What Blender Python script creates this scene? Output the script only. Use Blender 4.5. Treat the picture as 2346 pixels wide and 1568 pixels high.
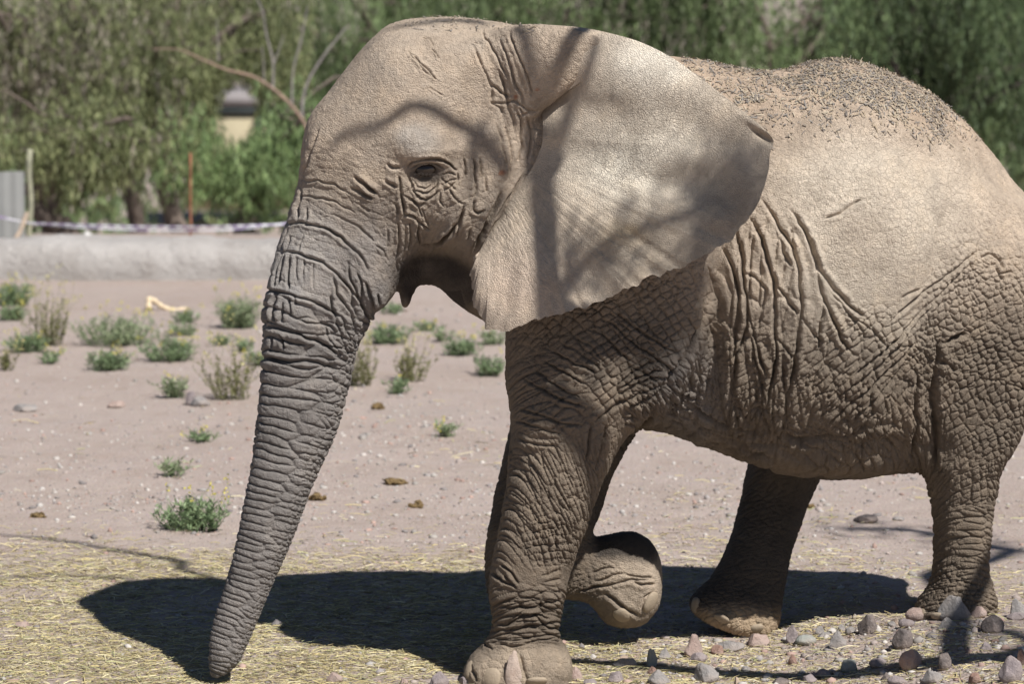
import bpy, math, random
import numpy as np
import openvdb

# ------------------------------------------------------------------ camera, sky, sun, exposure
for _o in list(bpy.data.objects):
    bpy.data.objects.remove(_o, do_unlink=True)
SC = bpy.context.scene
COL = SC.collection
CAM_D, CAM_H = 14.0, 3.0                 # metres in front of the elephant's shoulder plane, above the ground
F_PX, CU, CV, V_HOR = 7784.0, 1173.0, 784.0, -138.0   # focal length and centre in a 2346 x 1568 frame
ALPHA = math.atan((CV - V_HOR) / F_PX)
cam = bpy.data.cameras.new('camera')
cam_ob = bpy.data.objects.new('camera', cam)
COL.objects.link(cam_ob)
cam_ob.location = (0, -CAM_D, CAM_H)
cam_ob.rotation_euler = (math.pi / 2 - ALPHA, 0, 0)
cam.sensor_width = 36.0
cam.lens = 36.0 * F_PX / 2346.0
cam.clip_end = 2000
cam.dof.use_dof = True
cam.dof.focus_distance = 13.55
cam.dof.aperture_fstop = 3.4
SC.camera = cam_ob

SUN_EL = math.radians(51)
SUN_H = np.array([0.625, -0.78]); SUN_H /= np.linalg.norm(SUN_H)
SUN = np.array([SUN_H[0] * math.cos(SUN_EL), SUN_H[1] * math.cos(SUN_EL), math.sin(SUN_EL)])   # towards the sun
world = bpy.data.worlds.new('World')
SC.world = world
world.use_nodes = True
nt = world.node_tree
bg = nt.nodes['Background']
sky = nt.nodes.new('ShaderNodeTexSky')
sky.sky_type = 'NISHITA'
sky.sun_disc = False
sky.sun_elevation = SUN_EL
sky.sun_rotation = math.atan2(SUN_H[0], SUN_H[1])
sky.altitude = 1200
sky.dust_density = 0.3
sky.air_density = 0.8
nt.links.new(sky.outputs[0], bg.inputs[0])
bg.inputs[1].default_value = 0.05
sun = bpy.data.lights.new('sun', 'SUN')
sun.energy = 5.0
sun.angle = math.radians(0.53)
sun.color = (1.0, 0.975, 0.94)
sun_ob = bpy.data.objects.new('sun', sun)
COL.objects.link(sun_ob)
sun_ob.location = (8, -9, 14)
from mathutils import Vector
sun_ob.rotation_euler = Vector(tuple(SUN)).to_track_quat('Z', 'Y').to_euler()
vs = SC.view_settings
vs.view_transform = 'Standard'; vs.look = 'None'; vs.gamma = 1.0
vs.exposure = 0.38
SC.render.film_transparent = False
SC.cycles.max_bounces = 6
SC.cycles.diffuse_bounces = 3
SC.cycles.transparent_max_bounces = 4
SC.cycles.use_denoising = True

# ------------------------------------------------------------------ helpers
RNG = np.random.default_rng(11)
ca_, sa_ = math.cos(ALPHA), math.sin(ALPHA)

def at(u, v, y):
    """point in the plane depth y that a picture point (2346 wide) falls on"""
    yc = (CV - v) / F_PX
    dx, dy, dz = (u - CU) / F_PX, ca_ + sa_ * yc, -sa_ + ca_ * yc
    t = (CAM_D + y) / dy
    return np.array([dx * t, y, CAM_H + dz * t])

def uv_of(P):
    d = P - np.array([0, -CAM_D, CAM_H])
    fwd = d[:, 1] * ca_ - d[:, 2] * sa_
    up = d[:, 1] * sa_ + d[:, 2] * ca_
    return CU + F_PX * d[:, 0] / fwd, CV - F_PX * up / fwd

def sstep(a, b, x):
    t = np.clip((x - a) / (b - a), 0, 1)
    return t * t * (3 - 2 * t)

def hash3(i, j, k, seed):
    h = (i.astype(np.int64) * 73856093) ^ (j.astype(np.int64) * 19349663) ^ (k.astype(np.int64) * 83492791) ^ (seed * 2654435761)
    h = (h ^ (h >> 13)) * 1274126177 & 0x7fffffff
    h = (h ^ (h >> 16)) * 668265263 & 0x7fffffff
    h = h ^ (h >> 15)
    return (h & 0xffff).astype(np.float32) / 65535.0

def vnoise(x, y, z, seed=0):
    """smooth value noise in [-1, 1]"""
    xi, yi, zi = np.floor(x), np.floor(y), np.floor(z)
    fx, fy, fz = x - xi, y - yi, z - zi
    fx, fy, fz = fx * fx * (3 - 2 * fx), fy * fy * (3 - 2 * fy), fz * fz * (3 - 2 * fz)
    r = 0
    for a in (0, 1):
        for b in (0, 1):
            for c in (0, 1):
                w = (fx if a else 1 - fx) * (fy if b else 1 - fy) * (fz if c else 1 - fz)
                r = r + w * hash3(xi + a, yi + b, zi + c, seed)
    return r * 2 - 1

def vor3(p, q, r, jit, seed):
    """distance to the nearest cell border (cell units) of a jittered lattice"""
    pi, qi, ri = np.floor(p), np.floor(q), np.floor(r)
    f1 = np.full(p.shape, 9.0, np.float32); f2 = f1.copy()
    for a in (-1, 0, 1):
        for b in (-1, 0, 1):
            for c in (-1, 0, 1):
                A, B, Cc = pi + a, qi + b, ri + c
                dx = A + 0.5 + jit * (hash3(A, B, Cc, seed) - 0.5) - p
                dy = B + 0.5 + jit * (hash3(A, B, Cc, seed + 1) - 0.5) - q
                dz = Cc + 0.5 + jit * (hash3(A, B, Cc, seed + 2) - 0.5) - r
                d = np.sqrt(dx * dx + dy * dy + dz * dz).astype(np.float32)
                f2 = np.minimum(f2, np.maximum(f1, d))
                f1 = np.minimum(f1, d)
    return f2 - f1

def vor2(p, q, jit, seed):
    pi, qi = np.floor(p), np.floor(q)
    z0 = np.zeros_like(pi)
    f1 = np.full(p.shape, 9.0, np.float32); f2 = f1.copy()
    for a in (-1, 0, 1):
        for b in (-1, 0, 1):
            A, B = pi + a, qi + b
            dx = A + 0.5 + jit * (hash3(A, B, z0, seed) - 0.5) - p
            dy = B + 0.5 + jit * (hash3(A, B, z0, seed + 1) - 0.5) - q
            d = np.sqrt(dx * dx + dy * dy).astype(np.float32)
            f2 = np.minimum(f2, np.maximum(f1, d))
            f1 = np.minimum(f1, d)
    return f2 - f1

def mesh_np(name, V, quads=None, tris=None, smooth=True, polys=None):
    """mesh from arrays; polys = extra list of index lists"""
    me = bpy.data.meshes.new(name)
    loops, starts = [], []
    n = 0
    for arr in (quads, tris):
        if arr is not None and len(arr):
            arr = np.asarray(arr, np.int32)
            loops.append(arr.ravel())
            starts.append(n + np.arange(len(arr), dtype=np.int32) * arr.shape[1])
            n += arr.size
    if polys:
        loops.append(np.array([i for p in polys for i in p], np.int32))
        ln = np.array([len(p) for p in polys])
        starts.append((n + np.concatenate([[0], np.cumsum(ln)[:-1]])).astype(np.int32))
        n += int(ln.sum())
    loops = np.concatenate(loops); starts = np.concatenate(starts)
    me.vertices.add(len(V)); me.loops.add(len(loops)); me.polygons.add(len(starts))
    me.vertices.foreach_set('co', np.ascontiguousarray(V, np.float32).ravel())
    me.loops.foreach_set('vertex_index', loops)
    me.polygons.foreach_set('loop_start', starts)
    if smooth:
        me.polygons.foreach_set('use_smooth', np.ones(len(starts), bool))
    me.update(calc_edges=True)
    return me

def link(name, me, mat=None, parent=None):
    o = bpy.data.objects.new(name, me)
    COL.objects.link(o)
    if mat is not None and me is not None and not me.materials:
        me.materials.append(mat)
    if parent is not None:
        o.parent = parent
    return o

def tag(o, label=None, cat=None, group=None, kind=None):
    if label: o['label'] = label
    if cat: o['category'] = cat
    if group: o['group'] = group
    if kind: o['kind'] = kind
    return o

def col_attr(me, name, C):
    a = me.attributes.new(name, 'FLOAT_COLOR', 'POINT')
    buf = np.ones((len(C), 4), np.float32); buf[:, :3] = C
    a.data.foreach_set('color', buf.ravel())

def flt_attr(me, name, A):
    a = me.attributes.new(name, 'FLOAT', 'POINT')
    a.data.foreach_set('value', np.ascontiguousarray(A, np.float32))

class NT:
    """small node-tree writer"""
    def __init__(self, name):
        self.m = bpy.data.materials.new(name); self.m.use_nodes = True
        self.t = self.m.node_tree; self.b = self.t.nodes['Principled BSDF']
        self.b.inputs['Specular IOR Level'].default_value = 0.25
    def n(self, typ, **kw):
        nd = self.t.nodes.new('ShaderNode' + typ)
        for k, v in kw.items():
            if k in nd.inputs.keys(): self.set(nd.inputs[k], v)
            else: setattr(nd, k, v)
        return nd
    def set(self, sock, v):
        if isinstance(v, bpy.types.NodeSocket): self.t.links.new(v, sock)
        else: sock.default_value = v
    def coord(self): return self.n('TexCoord').outputs['Object']
    def noise(self, vec, scale, detail=4, rough=0.55):
        nd = self.n('TexNoise', Scale=scale, Detail=detail, Roughness=rough); self.set(nd.inputs['Vector'], vec); return nd.outputs['Fac']
    def vor(self, vec, scale, feature='F1', rnd=1.0):
        nd = self.n('TexVoronoi', feature=feature, Scale=scale, Randomness=rnd); self.set(nd.inputs['Vector'], vec); return nd
    def ramp(self, fac, stops):
        nd = self.n('ValToRGB'); self.set(nd.inputs[0], fac)
        e = nd.color_ramp.elements
        while len(e) < len(stops): e.new(0.5)
        for el, (p, c) in zip(e, stops):
            el.position = p; el.color = (*c, 1) if len(c) == 3 else c
        return nd.outputs[0]
    def math(self, op, a, b=0.0, clamp=False):
        nd = self.n('Math', operation=op, use_clamp=clamp); self.set(nd.inputs[0], a); self.set(nd.inputs[1], b); return nd.outputs[0]
    def maprange(self, v, a, b, c=0.0, d=1.0):
        nd = self.n('MapRange'); self.set(nd.inputs[0], v)
        for i, x in enumerate((a, b, c, d)): self.set(nd.inputs[i + 1], x)
        return nd.outputs[0]
    def mix(self, fac, a, b, blend='MIX'):
        nd = self.n('Mix', data_type='RGBA', blend_type=blend)
        self.set(nd.inputs[0], fac)
        for i, v in ((6, a), (7, b)):
            if isinstance(v, tuple): v = (*v, 1) if len(v) == 3 else v
            self.set(nd.inputs[i], v)
        return nd.outputs[2]
    def bump(self, h, dist, strength=1.0, nrm=None):
        nd = self.n('Bump', Strength=strength, Distance=dist); self.set(nd.inputs['Height'], h)
        if nrm is not None: self.set(nd.inputs['Normal'], nrm)
        return nd.outputs[0]
    def attr(self, name, out='Color'): return self.n('Attribute', attribute_name=name).outputs[out]
    def out(self, color=None, rough=0.9, nrm=None):
        if color is not None:
            if isinstance(color, tuple): color = (*color, 1)
            self.set(self.b.inputs['Base Color'], color)
        self.set(self.b.inputs['Roughness'], rough)
        if nrm is not None: self.set(self.b.inputs['Normal'], nrm)
        return self.m
# ------------------------------------------------------------------ ground
def gz(x, y):
    x = np.asarray(x, float); y = np.asarray(y, float)
    m = 0.16 * sstep(1.05, 1.95, x + 0.15 * y) * (1 - sstep(0.2, 2.6, y)) 
    z = m + 0.02 * vnoise(x * 0.7, y * 0.7, x * 0 + .5, 201) * sstep(1.5, 4, np.abs(y) + 0) + 0.006 * vnoise(x * 2.3, y * 2.3, x * 0, 202) + 0.004 * vnoise(x * 7, y * 7, x * 0, 203)
    z = z - 3.6 * sstep(19.5, 44, y) - 2.0 * sstep(44, 95, y)
    return z

def graded(fine0, fine1, step, lo, hi, grow):
    a = list(np.arange(fine0, fine1 + 1e-6, step))
    s = step
    while a[-1] < hi: s *= grow; a.append(a[-1] + s)
    s = step; b = [a[0]]
    while b[-1] > lo: s *= grow; b.append(b[-1] - s)
    return np.array(b[:0:-1] + a)

GX = graded(-3.6, 3.6, 0.03, -600, 600, 1.06)
GY = graded(-1.5, 5.0, 0.03, -60, 900, 1.035)
gx, gy = np.meshgrid(GX, GY, indexing='ij')
gzv = gz(gx.ravel(), gy.ravel())
gzv += 0.003 * vnoise(gx.ravel() * 25, gy.ravel() * 25, gzv * 0, 204)
nx_, ny_ = gx.shape
i, j = np.meshgrid(np.arange(nx_ - 1), np.arange(ny_ - 1), indexing='ij')
i, j = i.ravel(), j.ravel()
GQ = np.stack([i * ny_ + j, (i + 1) * ny_ + j, (i + 1) * ny_ + j + 1, i * ny_ + j + 1], 1)
m = NT('dirt')
co = m.coord()
n1 = m.noise(co, 0.9, 5); n2 = m.noise(co, 14, 6, .7); n3 = m.noise(co, 90, 3, .6)
c = m.ramp(n1, [(.3, (.31, .245, .21)), (.55, (.36, .292, .258)), (.75, (.315, .265, .24))])
c = m.mix(m.maprange(n2, .35, .7, 0, .55), c, (.42, .35, .305))
v1 = m.vor(co, 55); v2 = m.vor(co, 22)
c = m.mix(m.maprange(v1.outputs['Distance'], .25, .12, 0, .55), c, m.mix(.6, v1.outputs['Color'], (.33, .29, .27)))
c = m.mix(m.maprange(n3, .5, .72, 0, .5), c, (.20, .155, .125))
c = m.mix(m.maprange(m.noise(co, 2.6, 6, .7), .52, .72, 0, .45), c, (.27, .20, .155))
h = m.math('ADD', m.math('MULTIPLY', n2, .6), m.math('MULTIPLY', n3, .35))
h = m.math('SUBTRACT', h, m.math('MULTIPLY', v1.outputs['Distance'], .35))
MAT_DIRT = m.out(c, .95, m.bump(h, .02, .8))
ground = link('ground', mesh_np('ground', np.stack([gx.ravel(), gy.ravel(), gzv], 1), GQ), MAT_DIRT)
tag(ground, kind='structure')
# ------------------------------------------------------------------ the elephant: lofted volumes blended in a level set, then creased
VX = 0.014
LO = np.array([-1.75, -1.05, -0.12]); HI = np.array([2.75, 1.35, 2.85])
DIM = np.ceil((HI - LO) / VX).astype(int)

def spline(P, n):
    """Catmull-Rom through the rows of P, n samples, chord spaced; returns samples"""
    P = np.asarray(P, float)
    seg = np.linalg.norm(np.diff(P[:, :3], axis=0), axis=1) + 1e-6
    T = np.concatenate([[0], np.cumsum(seg)])
    m = np.zeros_like(P)
    m[1:-1] = (P[2:] - P[:-2]) / (T[2:] - T[:-2])[:, None]
    m[0] = (P[1] - P[0]) / seg[0]; m[-1] = (P[-1] - P[-2]) / seg[-1]
    t = np.linspace(0, T[-1], n)
    i = np.clip(np.searchsorted(T, t, side='right') - 1, 0, len(seg) - 1)
    h = seg[i]; s = (t - T[i]) / h
    s = s[:, None]; h = h[:, None]
    return (2*s**3-3*s**2+1)*P[i] + (s**3-2*s**2+s)*h*m[i] + (-2*s**3+3*s**2)*P[i+1] + (s**3-s**2)*h*m[i+1]

class Loft:
    def __init__(self, st, n=None, ex=2.3):
        rows = []
        for (ua, va, ub, vb, y, w) in st:
            A, B = at(ua, va, y), at(ub, vb, y)
            rows.append(np.concatenate([(A + B) / 2, (A - B) / 2, [w]]))
        rows = np.array(rows)
        L = np.linalg.norm(np.diff(rows[:, :3], axis=0), axis=1).sum()
        n = n or max(12, int(L / 0.03))
        S = spline(rows, n)
        self.S = S
        self.c, self.h, self.w = S[:, :3], S[:, 3:6], S[:, 6]
        self.t = np.concatenate([[0], np.cumsum(np.linalg.norm(np.diff(self.c, axis=0), axis=1))])
        nr = 48
        th = np.arange(nr) * 2 * math.pi / nr
        cs, sn = np.cos(th), np.sin(th)
        cs = np.sign(cs) * np.abs(cs) ** (2 / ex); sn = np.sign(sn) * np.abs(sn) ** (2 / ex)
        V = self.c[:, None, :] + self.h[:, None, :] * cs[None, :, None]
        V[:, :, 1] += self.w[:, None] * sn[None, :]
        V = V.reshape(-1, 3)
        i, j = np.meshgrid(np.arange(n - 1), np.arange(nr), indexing='ij')
        i, j = i.ravel(), j.ravel(); j2 = (j + 1) % nr
        Q = np.stack([i * nr + j, i * nr + j2, (i + 1) * nr + j2, (i + 1) * nr + j], 1)
        c0, c1 = len(V), len(V) + 1
        V = np.vstack([V, self.c[0], self.c[-1]])
        jj = np.arange(nr)
        T = np.vstack([np.stack([(jj + 1) % nr, jj, np.full(nr, c0)], 1),
                       np.stack([(n - 1) * nr + jj, (n - 1) * nr + (jj + 1) % nr, np.full(nr, c1)], 1)])
        self.V, self.Q, self.T = V, Q, T
    def sdf(self):
        pts = np.ascontiguousarray((self.V - LO) / VX, np.float32)
        g = openvdb.FloatGrid.createLevelSetFromPolygons(pts, np.ascontiguousarray(self.T, np.uint32),
                                                         np.ascontiguousarray(self.Q, np.uint32), halfWidth=11.0)
        a = np.zeros(tuple(DIM), np.float32)
        g.copyToArray(a)
        return a * VX
    def coords(self, P, m):
        out = self.coords_(P[m]); full = []
        for k, a in enumerate(out):
            f = np.full(len(P), 9.0 if k == 2 else 0.0); f[m] = a; full.append(f)
        return full
    def coords_(self, P):
        """arc length along, angle round (0 = the A side, +90 = away from the camera), relative radius"""
        n = len(self.t)
        best = np.full(len(P), 1e9); bt = np.zeros(len(P)); bi = np.zeros(len(P), int)
        cx = self.c[:, [0, 2]]
        for k in range(n - 1):
            a = cx[k]; d = cx[k + 1] - a
            s = np.clip(((P[:, 0] - a[0]) * d[0] + (P[:, 2] - a[1]) * d[1]) / (d @ d + 1e-9), 0, 1)
            dd = (P[:, 0] - a[0] - s * d[0]) ** 2 + (P[:, 2] - a[1] - s * d[1]) ** 2
            m = dd < best
            best[m] = dd[m]; bt[m] = (self.t[k] + s * (self.t[k + 1] - self.t[k]))[m]; bi[m] = k
        C = np.stack([np.interp(bt, self.t, self.c[:, i]) for i in range(3)], 1)
        H = np.stack([np.interp(bt, self.t, self.h[:, i]) for i in range(3)], 1)
        W = np.interp(bt, self.t, self.w)
        hl = np.linalg.norm(H, axis=1)
        q = ((P - C) * H).sum(1) / (hl ** 2)
        r = (P[:, 1] - C[:, 1]) / W
        return bt, np.arctan2(r, q), np.hypot(q, r), (hl + W) / 2, q

# stations: picture points of the two outline edges, depth of the centre, half depth
head_st = [(1420,120,1420,850,.02,.34),(1310,105,1235,790,-.02,.33),(1190,58,1128,690,-.05,.36),(1085,40,1082,640,-.08,.375),(985,36,1032,590,-.10,.375),
    (893,56,996,565,-.12,.36),(822,124,966,582,-.14,.33),(762,200,945,612,-.16,.29),(714,262,930,628,-.18,.255),(695,330,908,668,-.20,.225),
    (688,400,882,702,-.22,.21),(664,482,858,718,-.24,.195),(640,560,843,745,-.26,.185),(619,640,826,775,-.28,.175),(606,715,816,800,-.29,.165),
    (600,775,808,838,-.30,.155),(598,850,795,893,-.32,.147),(591,930,780,945,-.34,.138),(583,1005,758,1010,-.36,.130),(572,1085,727,1080,-.38,.120),
    (557,1165,695,1160,-.40,.110),(541,1245,665,1240,-.42,.102),(523,1320,632,1318,-.44,.094),(502,1385,602,1392,-.46,.085),(487,1440,577,1452,-.47,.078),(479,1490,556,1498,-.48,.070),(478,1530,551,1515,-.48,.062),(484,1555,520,1545,-.485,.035)]
torso_st = [(1230,140,1200,800,.0,.30),(1400,125,1380,940,.03,.38),(1560,128,1560,1003,.10,.47),(1700,160,1700,1048,.17,.56),(1790,162,1790,1080,.22,.61),
    (1860,143,1870,1093,.27,.63),(1950,137,1960,1092,.31,.63),(2080,184,2060,1078,.38,.60),(2170,245,2150,1055,.42,.56),(2250,322,2240,1010,.47,.50),(2330,432,2330,950,.51,.42),(2400,560,2400,860,.54,.32),(2435,640,2435,760,.55,.2)]
fleg_st = [(1230,430,1560,420,-.20,.20),(1180,600,1648,560,-.27,.25),(1163,770,1640,720,-.31,.245),(1163,880,1560,880,-.34,.23),(1167,960,1440,990,-.36,.205),(1161,1075,1387,1085,-.37,.185),
    (1148,1170,1350,1180,-.38,.17),(1133,1260,1322,1265,-.39,.155),(1121,1345,1297,1345,-.40,.145),(1129,1410,1283,1415,-.40,.135),(1122,1462,1277,1462,-.40,.135),
    (1086,1495,1303,1495,-.41,.165),(1062,1535,1313,1535,-.42,.185),(1060,1562,1311,1562,-.42,.19),(1068,1580,1303,1580,-.42,.18)]
fleg2_st = [(1180,700,1540,700,.26,.18),(1180,900,1500,930,.29,.17),(1160,1010,1442,1010,.30,.14),(1140,1110,1395,1110,.31,.13),(1118,1220,1362,1205,.31,.125),(1112,1310,1310,1290,.31,.12),(1125,1390,1255,1330,.31,.10)]
fknee_st = [(1180,1230,1150,1395,.31,.10),(1235,1205,1215,1388,.31,.12),(1300,1212,1290,1374,.30,.115),(1350,1236,1342,1380,.30,.112),(1392,1228,1368,1402,.30,.125),(1440,1219,1385,1428,.30,.145),(1487,1237,1428,1440,.30,.15),(1512,1285,1478,1428,.30,.13),(1518,1335,1508,1392,.30,.08)]
hleg_st = [(2080,420,2400,480,.28,.20),(2115,600,2445,650,.22,.26),(2112,760,2425,780,.20,.25),(2108,900,2368,905,.19,.225),(2116,1000,2332,1012,.19,.195),(2130,1080,2291,1080,.20,.165),(2138,1150,2273,1150,.21,.145),
    (2142,1230,2269,1230,.22,.135),(2139,1305,2265,1305,.23,.13),(2128,1345,2275,1345,.23,.145),(2104,1378,2282,1380,.22,.16),(2094,1410,2284,1412,.22,.165),(2098,1434,2280,1436,.22,.155)]
hleg2_st = [(1860,600,2300,700,.72,.2),(1800,800,2200,860,.76,.22),(1750,960,2030,980,.77,.19),(1718,1055,1895,1075,.77,.165),(1700,1130,1860,1132,.77,.15),(1681,1205,1834,1197,.72,.14),(1657,1272,1812,1264,.66,.135),
    (1628,1325,1800,1330,.61,.14),(1592,1362,1791,1388,.57,.155),(1578,1386,1784,1432,.55,.165),(1592,1408,1770,1456,.55,.16),(1640,1434,1752,1464,.55,.12)]
jaw_st = [(1150,520,1125,745,-.02,.20),(1090,500,1075,715,-.05,.18),(1045,490,1040,690,-.06,.155),(1000,490,1000,654,-.07,.12),(962,500,955,655,-.10,.085),(936,560,930,672,-.12,.06)]
lip_st = [(926,600,962,640,-.12,.06),(918,640,954,660,-.13,.05),(915,672,945,682,-.13,.04),(917,696,937,700,-.13,.028),(922,708,932,710,-.13,.014)]
earbase_st = [(1090,90,1110,330,-.26,.10),(1150,66,1165,300,-.31,.10),(1200,58,1222,272,-.365,.085),(1262,57,1285,222,-.425,.06),(1330,66,1345,176,-.47,.03),(1390,90,1395,140,-.50,.008)]
sheath_st = [(800,560,890,560,-.36,.06),(815,640,885,640,-.36,.07),(848,690,888,680,-.35,.06),(860,706,882,704,-.35,.04)]
L_head, L_torso, L_fleg, L_fleg2 = Loft(head_st), Loft(torso_st, ex=2.15), Loft(fleg_st), Loft(fleg2_st)
L_fknee, L_hleg, L_hleg2 = Loft(fknee_st), Loft(hleg_st), Loft(hleg2_st)
L_jaw, L_lip, L_sheath, L_earb = Loft(jaw_st), Loft(lip_st), Loft(sheath_st), Loft(earbase_st)

def smin(a, b, k):
    h = np.maximum(k - np.abs(a - b), 0) / k
    return np.minimum(a, b) - h * h * k * 0.25

S = smin(L_torso.sdf(), L_fleg.sdf(), 0.07)
S = smin(S, L_hleg.sdf(), 0.11)
S = smin(S, L_hleg2.sdf(), 0.07)
S = smin(S, smin(L_fleg2.sdf(), L_fknee.sdf(), 0.05), 0.07)
S = smin(S, L_head.sdf(), 0.10)
S = smin(S, L_jaw.sdf(), 0.06)
S = smin(S, L_lip.sdf(), 0.02)
S = smin(S, L_sheath.sdf(), 0.05)
S = smin(S, L_earb.sdf(), 0.05)
g = openvdb.FloatGrid()
g.background = 0.15
g.copyFromArray(np.ascontiguousarray(S))
pts, quads = g.convertToQuads(0.0)
P = pts.astype(np.float64) * VX + LO
Q = quads.astype(np.int64)
del S

def nbr_smooth(P, E, lam, it):
    n = len(P)
    cnt = np.bincount(E.ravel(), minlength=n)[:, None]
    for _ in range(it):
        A = np.zeros_like(P)
        for k in range(3):
            A[:, k] = np.bincount(E[:, 0], weights=P[E[:, 1], k], minlength=n) + np.bincount(E[:, 1], weights=P[E[:, 0], k], minlength=n)
        P = P + lam * np.where(cnt > 0, A / np.maximum(cnt, 1) - P, 0)
    return P

def edges_of(Q, n):
    E = np.vstack([Q[:, [0, 1]], Q[:, [1, 2]], Q[:, [2, 3]], Q[:, [3, 0]]])
    E.sort(axis=1)
    key = E[:, 0] * n + E[:, 1]
    uk, inv = np.unique(key, return_inverse=True)
    return np.stack([uk // n, uk % n], 1), inv.reshape(4, len(Q))

def quad_normals(P, Q):
    return np.cross(P[Q[:, 2]] - P[Q[:, 0]], P[Q[:, 3]] - P[Q[:, 1]])

def vert_normals(P, Q, polys=()):
    fn = quad_normals(P, Q)
    N = np.zeros_like(P)
    for k in range(3):
        for c in range(4):
            N[:, k] += np.bincount(Q[:, c], weights=fn[:, k], minlength=len(P))
    for p in polys:
        f = np.cross(P[p[1]] - P[p[0]], P[p[2]] - P[p[0]]); N[list(p)] += f
    return N / (np.linalg.norm(N, axis=1)[:, None] + 1e-12)

def subdivide(P, Q, sel=None):
    n = len(P)
    E, inv = edges_of(Q, n)
    if sel is None:
        sel = np.ones(len(Q), bool)
    used = np.zeros(len(E), bool); used[inv[:, sel].ravel()] = True
    eid = np.full(len(E), -1); eid[used] = n + np.arange(used.sum())
    mid = P[E[used]].mean(1)
    fc = P[Q[sel]].mean(1)
    fid = n + used.sum() + np.arange(sel.sum())
    Pn = np.vstack([P, mid, fc])
    q = Q[sel]; e = eid[inv[:, sel]]
    Qn = np.vstack([np.stack([q[:, 0], e[0], fid, e[3]], 1), np.stack([e[0], q[:, 1], e[1], fid], 1),
                    np.stack([fid, e[1], q[:, 2], e[2]], 1), np.stack([e[3], fid, e[2], q[:, 3]], 1)])
    rest = ~sel
    er = eid[inv[:, rest]]
    qr = Q[rest]
    touched = (er >= 0).any(0)
    Qn = np.vstack([Qn, qr[~touched]])
    polys = []
    for qq, ee in zip(qr[touched], er[:, touched].T):
        p = []
        for c in range(4):
            p.append(int(qq[c]))
            if ee[c] >= 0: p.append(int(ee[c]))
        polys.append(p)
    return Pn, Qn, polys

E0, _ = edges_of(Q, len(P))
P = nbr_smooth(P, E0, 0.5, 3)
P, Q, _ = subdivide(P, Q)
E0, _ = edges_of(Q, len(P))
P = nbr_smooth(P, E0, 0.5, 2)
fn = quad_normals(P, Q)
cen = P[Q].mean(1)
if (fn * (cen - cen.mean(0))).sum() < 0:
    Q = Q[:, ::-1].copy(); fn = -fn
near = fn[:, 1] < 0.25 * np.linalg.norm(fn, axis=1)
near &= ~((cen[:, 0] > 2.45))
P, Q, POLYS = subdivide(P, Q, near)
E0, _ = edges_of(Q, len(P))
P = nbr_smooth(P, E0, 0.5, 2)
N = vert_normals(P, Q, POLYS)
U, W_ = uv_of(P)      # picture coordinates, used only to lay the creases out on the hide
V_ = W_
PX, PY, PZ = P[:, 0], P[:, 1], P[:, 2]
nearside = (PY < 0.15)
DISP = np.zeros(len(P))

def soft(poly_or_ell, feather):
    """soft mask: ellipse (u, v, ru, rv, angle) on the hide"""
    u, v, ru, rv, a = poly_or_ell
    c, s = math.cos(math.radians(a)), math.sin(math.radians(a))
    du, dv = U - u, V_ - v
    x, y = (du * c + dv * s) / ru, (-du * s + dv * c) / rv
    return 1 - sstep(1 - feather, 1 + feather, np.hypot(x, y))

def box(u0, u1, v0, v1, f):
    return sstep(u0 - f, u0 + f, U) * (1 - sstep(u1 - f, u1 + f, U)) * sstep(v0 - f, v0 + f, V_) * (1 - sstep(v1 - f, v1 + f, V_))

def quilt(mask, ang, su, sv, amp, jit, seed, sy=2.5, k=7.0, warp=0.25):
    """pillowed hide cells, su x sv metres, turned by ang in the side plane"""
    idx = np.nonzero(mask > 0.01)[0]
    if not len(idx): return
    x, y, z = PX[idx], PY[idx], PZ[idx]
    wx = vnoise(x * 5, y * 5, z * 5, seed + 40); wz = vnoise(x * 5, y * 5, z * 5, seed + 41)
    a = math.radians(ang)
    su, sv = su * .8, sv * .8
    p = (x * math.cos(a) + z * math.sin(a) + .7 * y) / su + warp * wx * 1.6
    q = (-x * math.sin(a) + z * math.cos(a) + .55 * y) / sv + warp * wz * 1.6
    e = vor2(p, q, jit, seed)
    e2 = vor2(p / 2.1 + .37, q / 2.4 + .13, min(1., jit + .3), seed + 3)
    h = .85 * (1 - np.exp(-np.maximum(e, 0) * k * 1.15)) * (.75 + .4 * vnoise(x * 9, y * 9, z * 9, seed + 42)) + .55 * (1 - np.exp(-np.maximum(e2, 0) * k * 1.7))
    DISP[idx] += mask[idx] * amp * 1.5 * (.85 + .4 * vnoise(x * 3.3, y * 3.3, z * 3.3, seed + 43)) * (h - 0.85)

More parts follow.
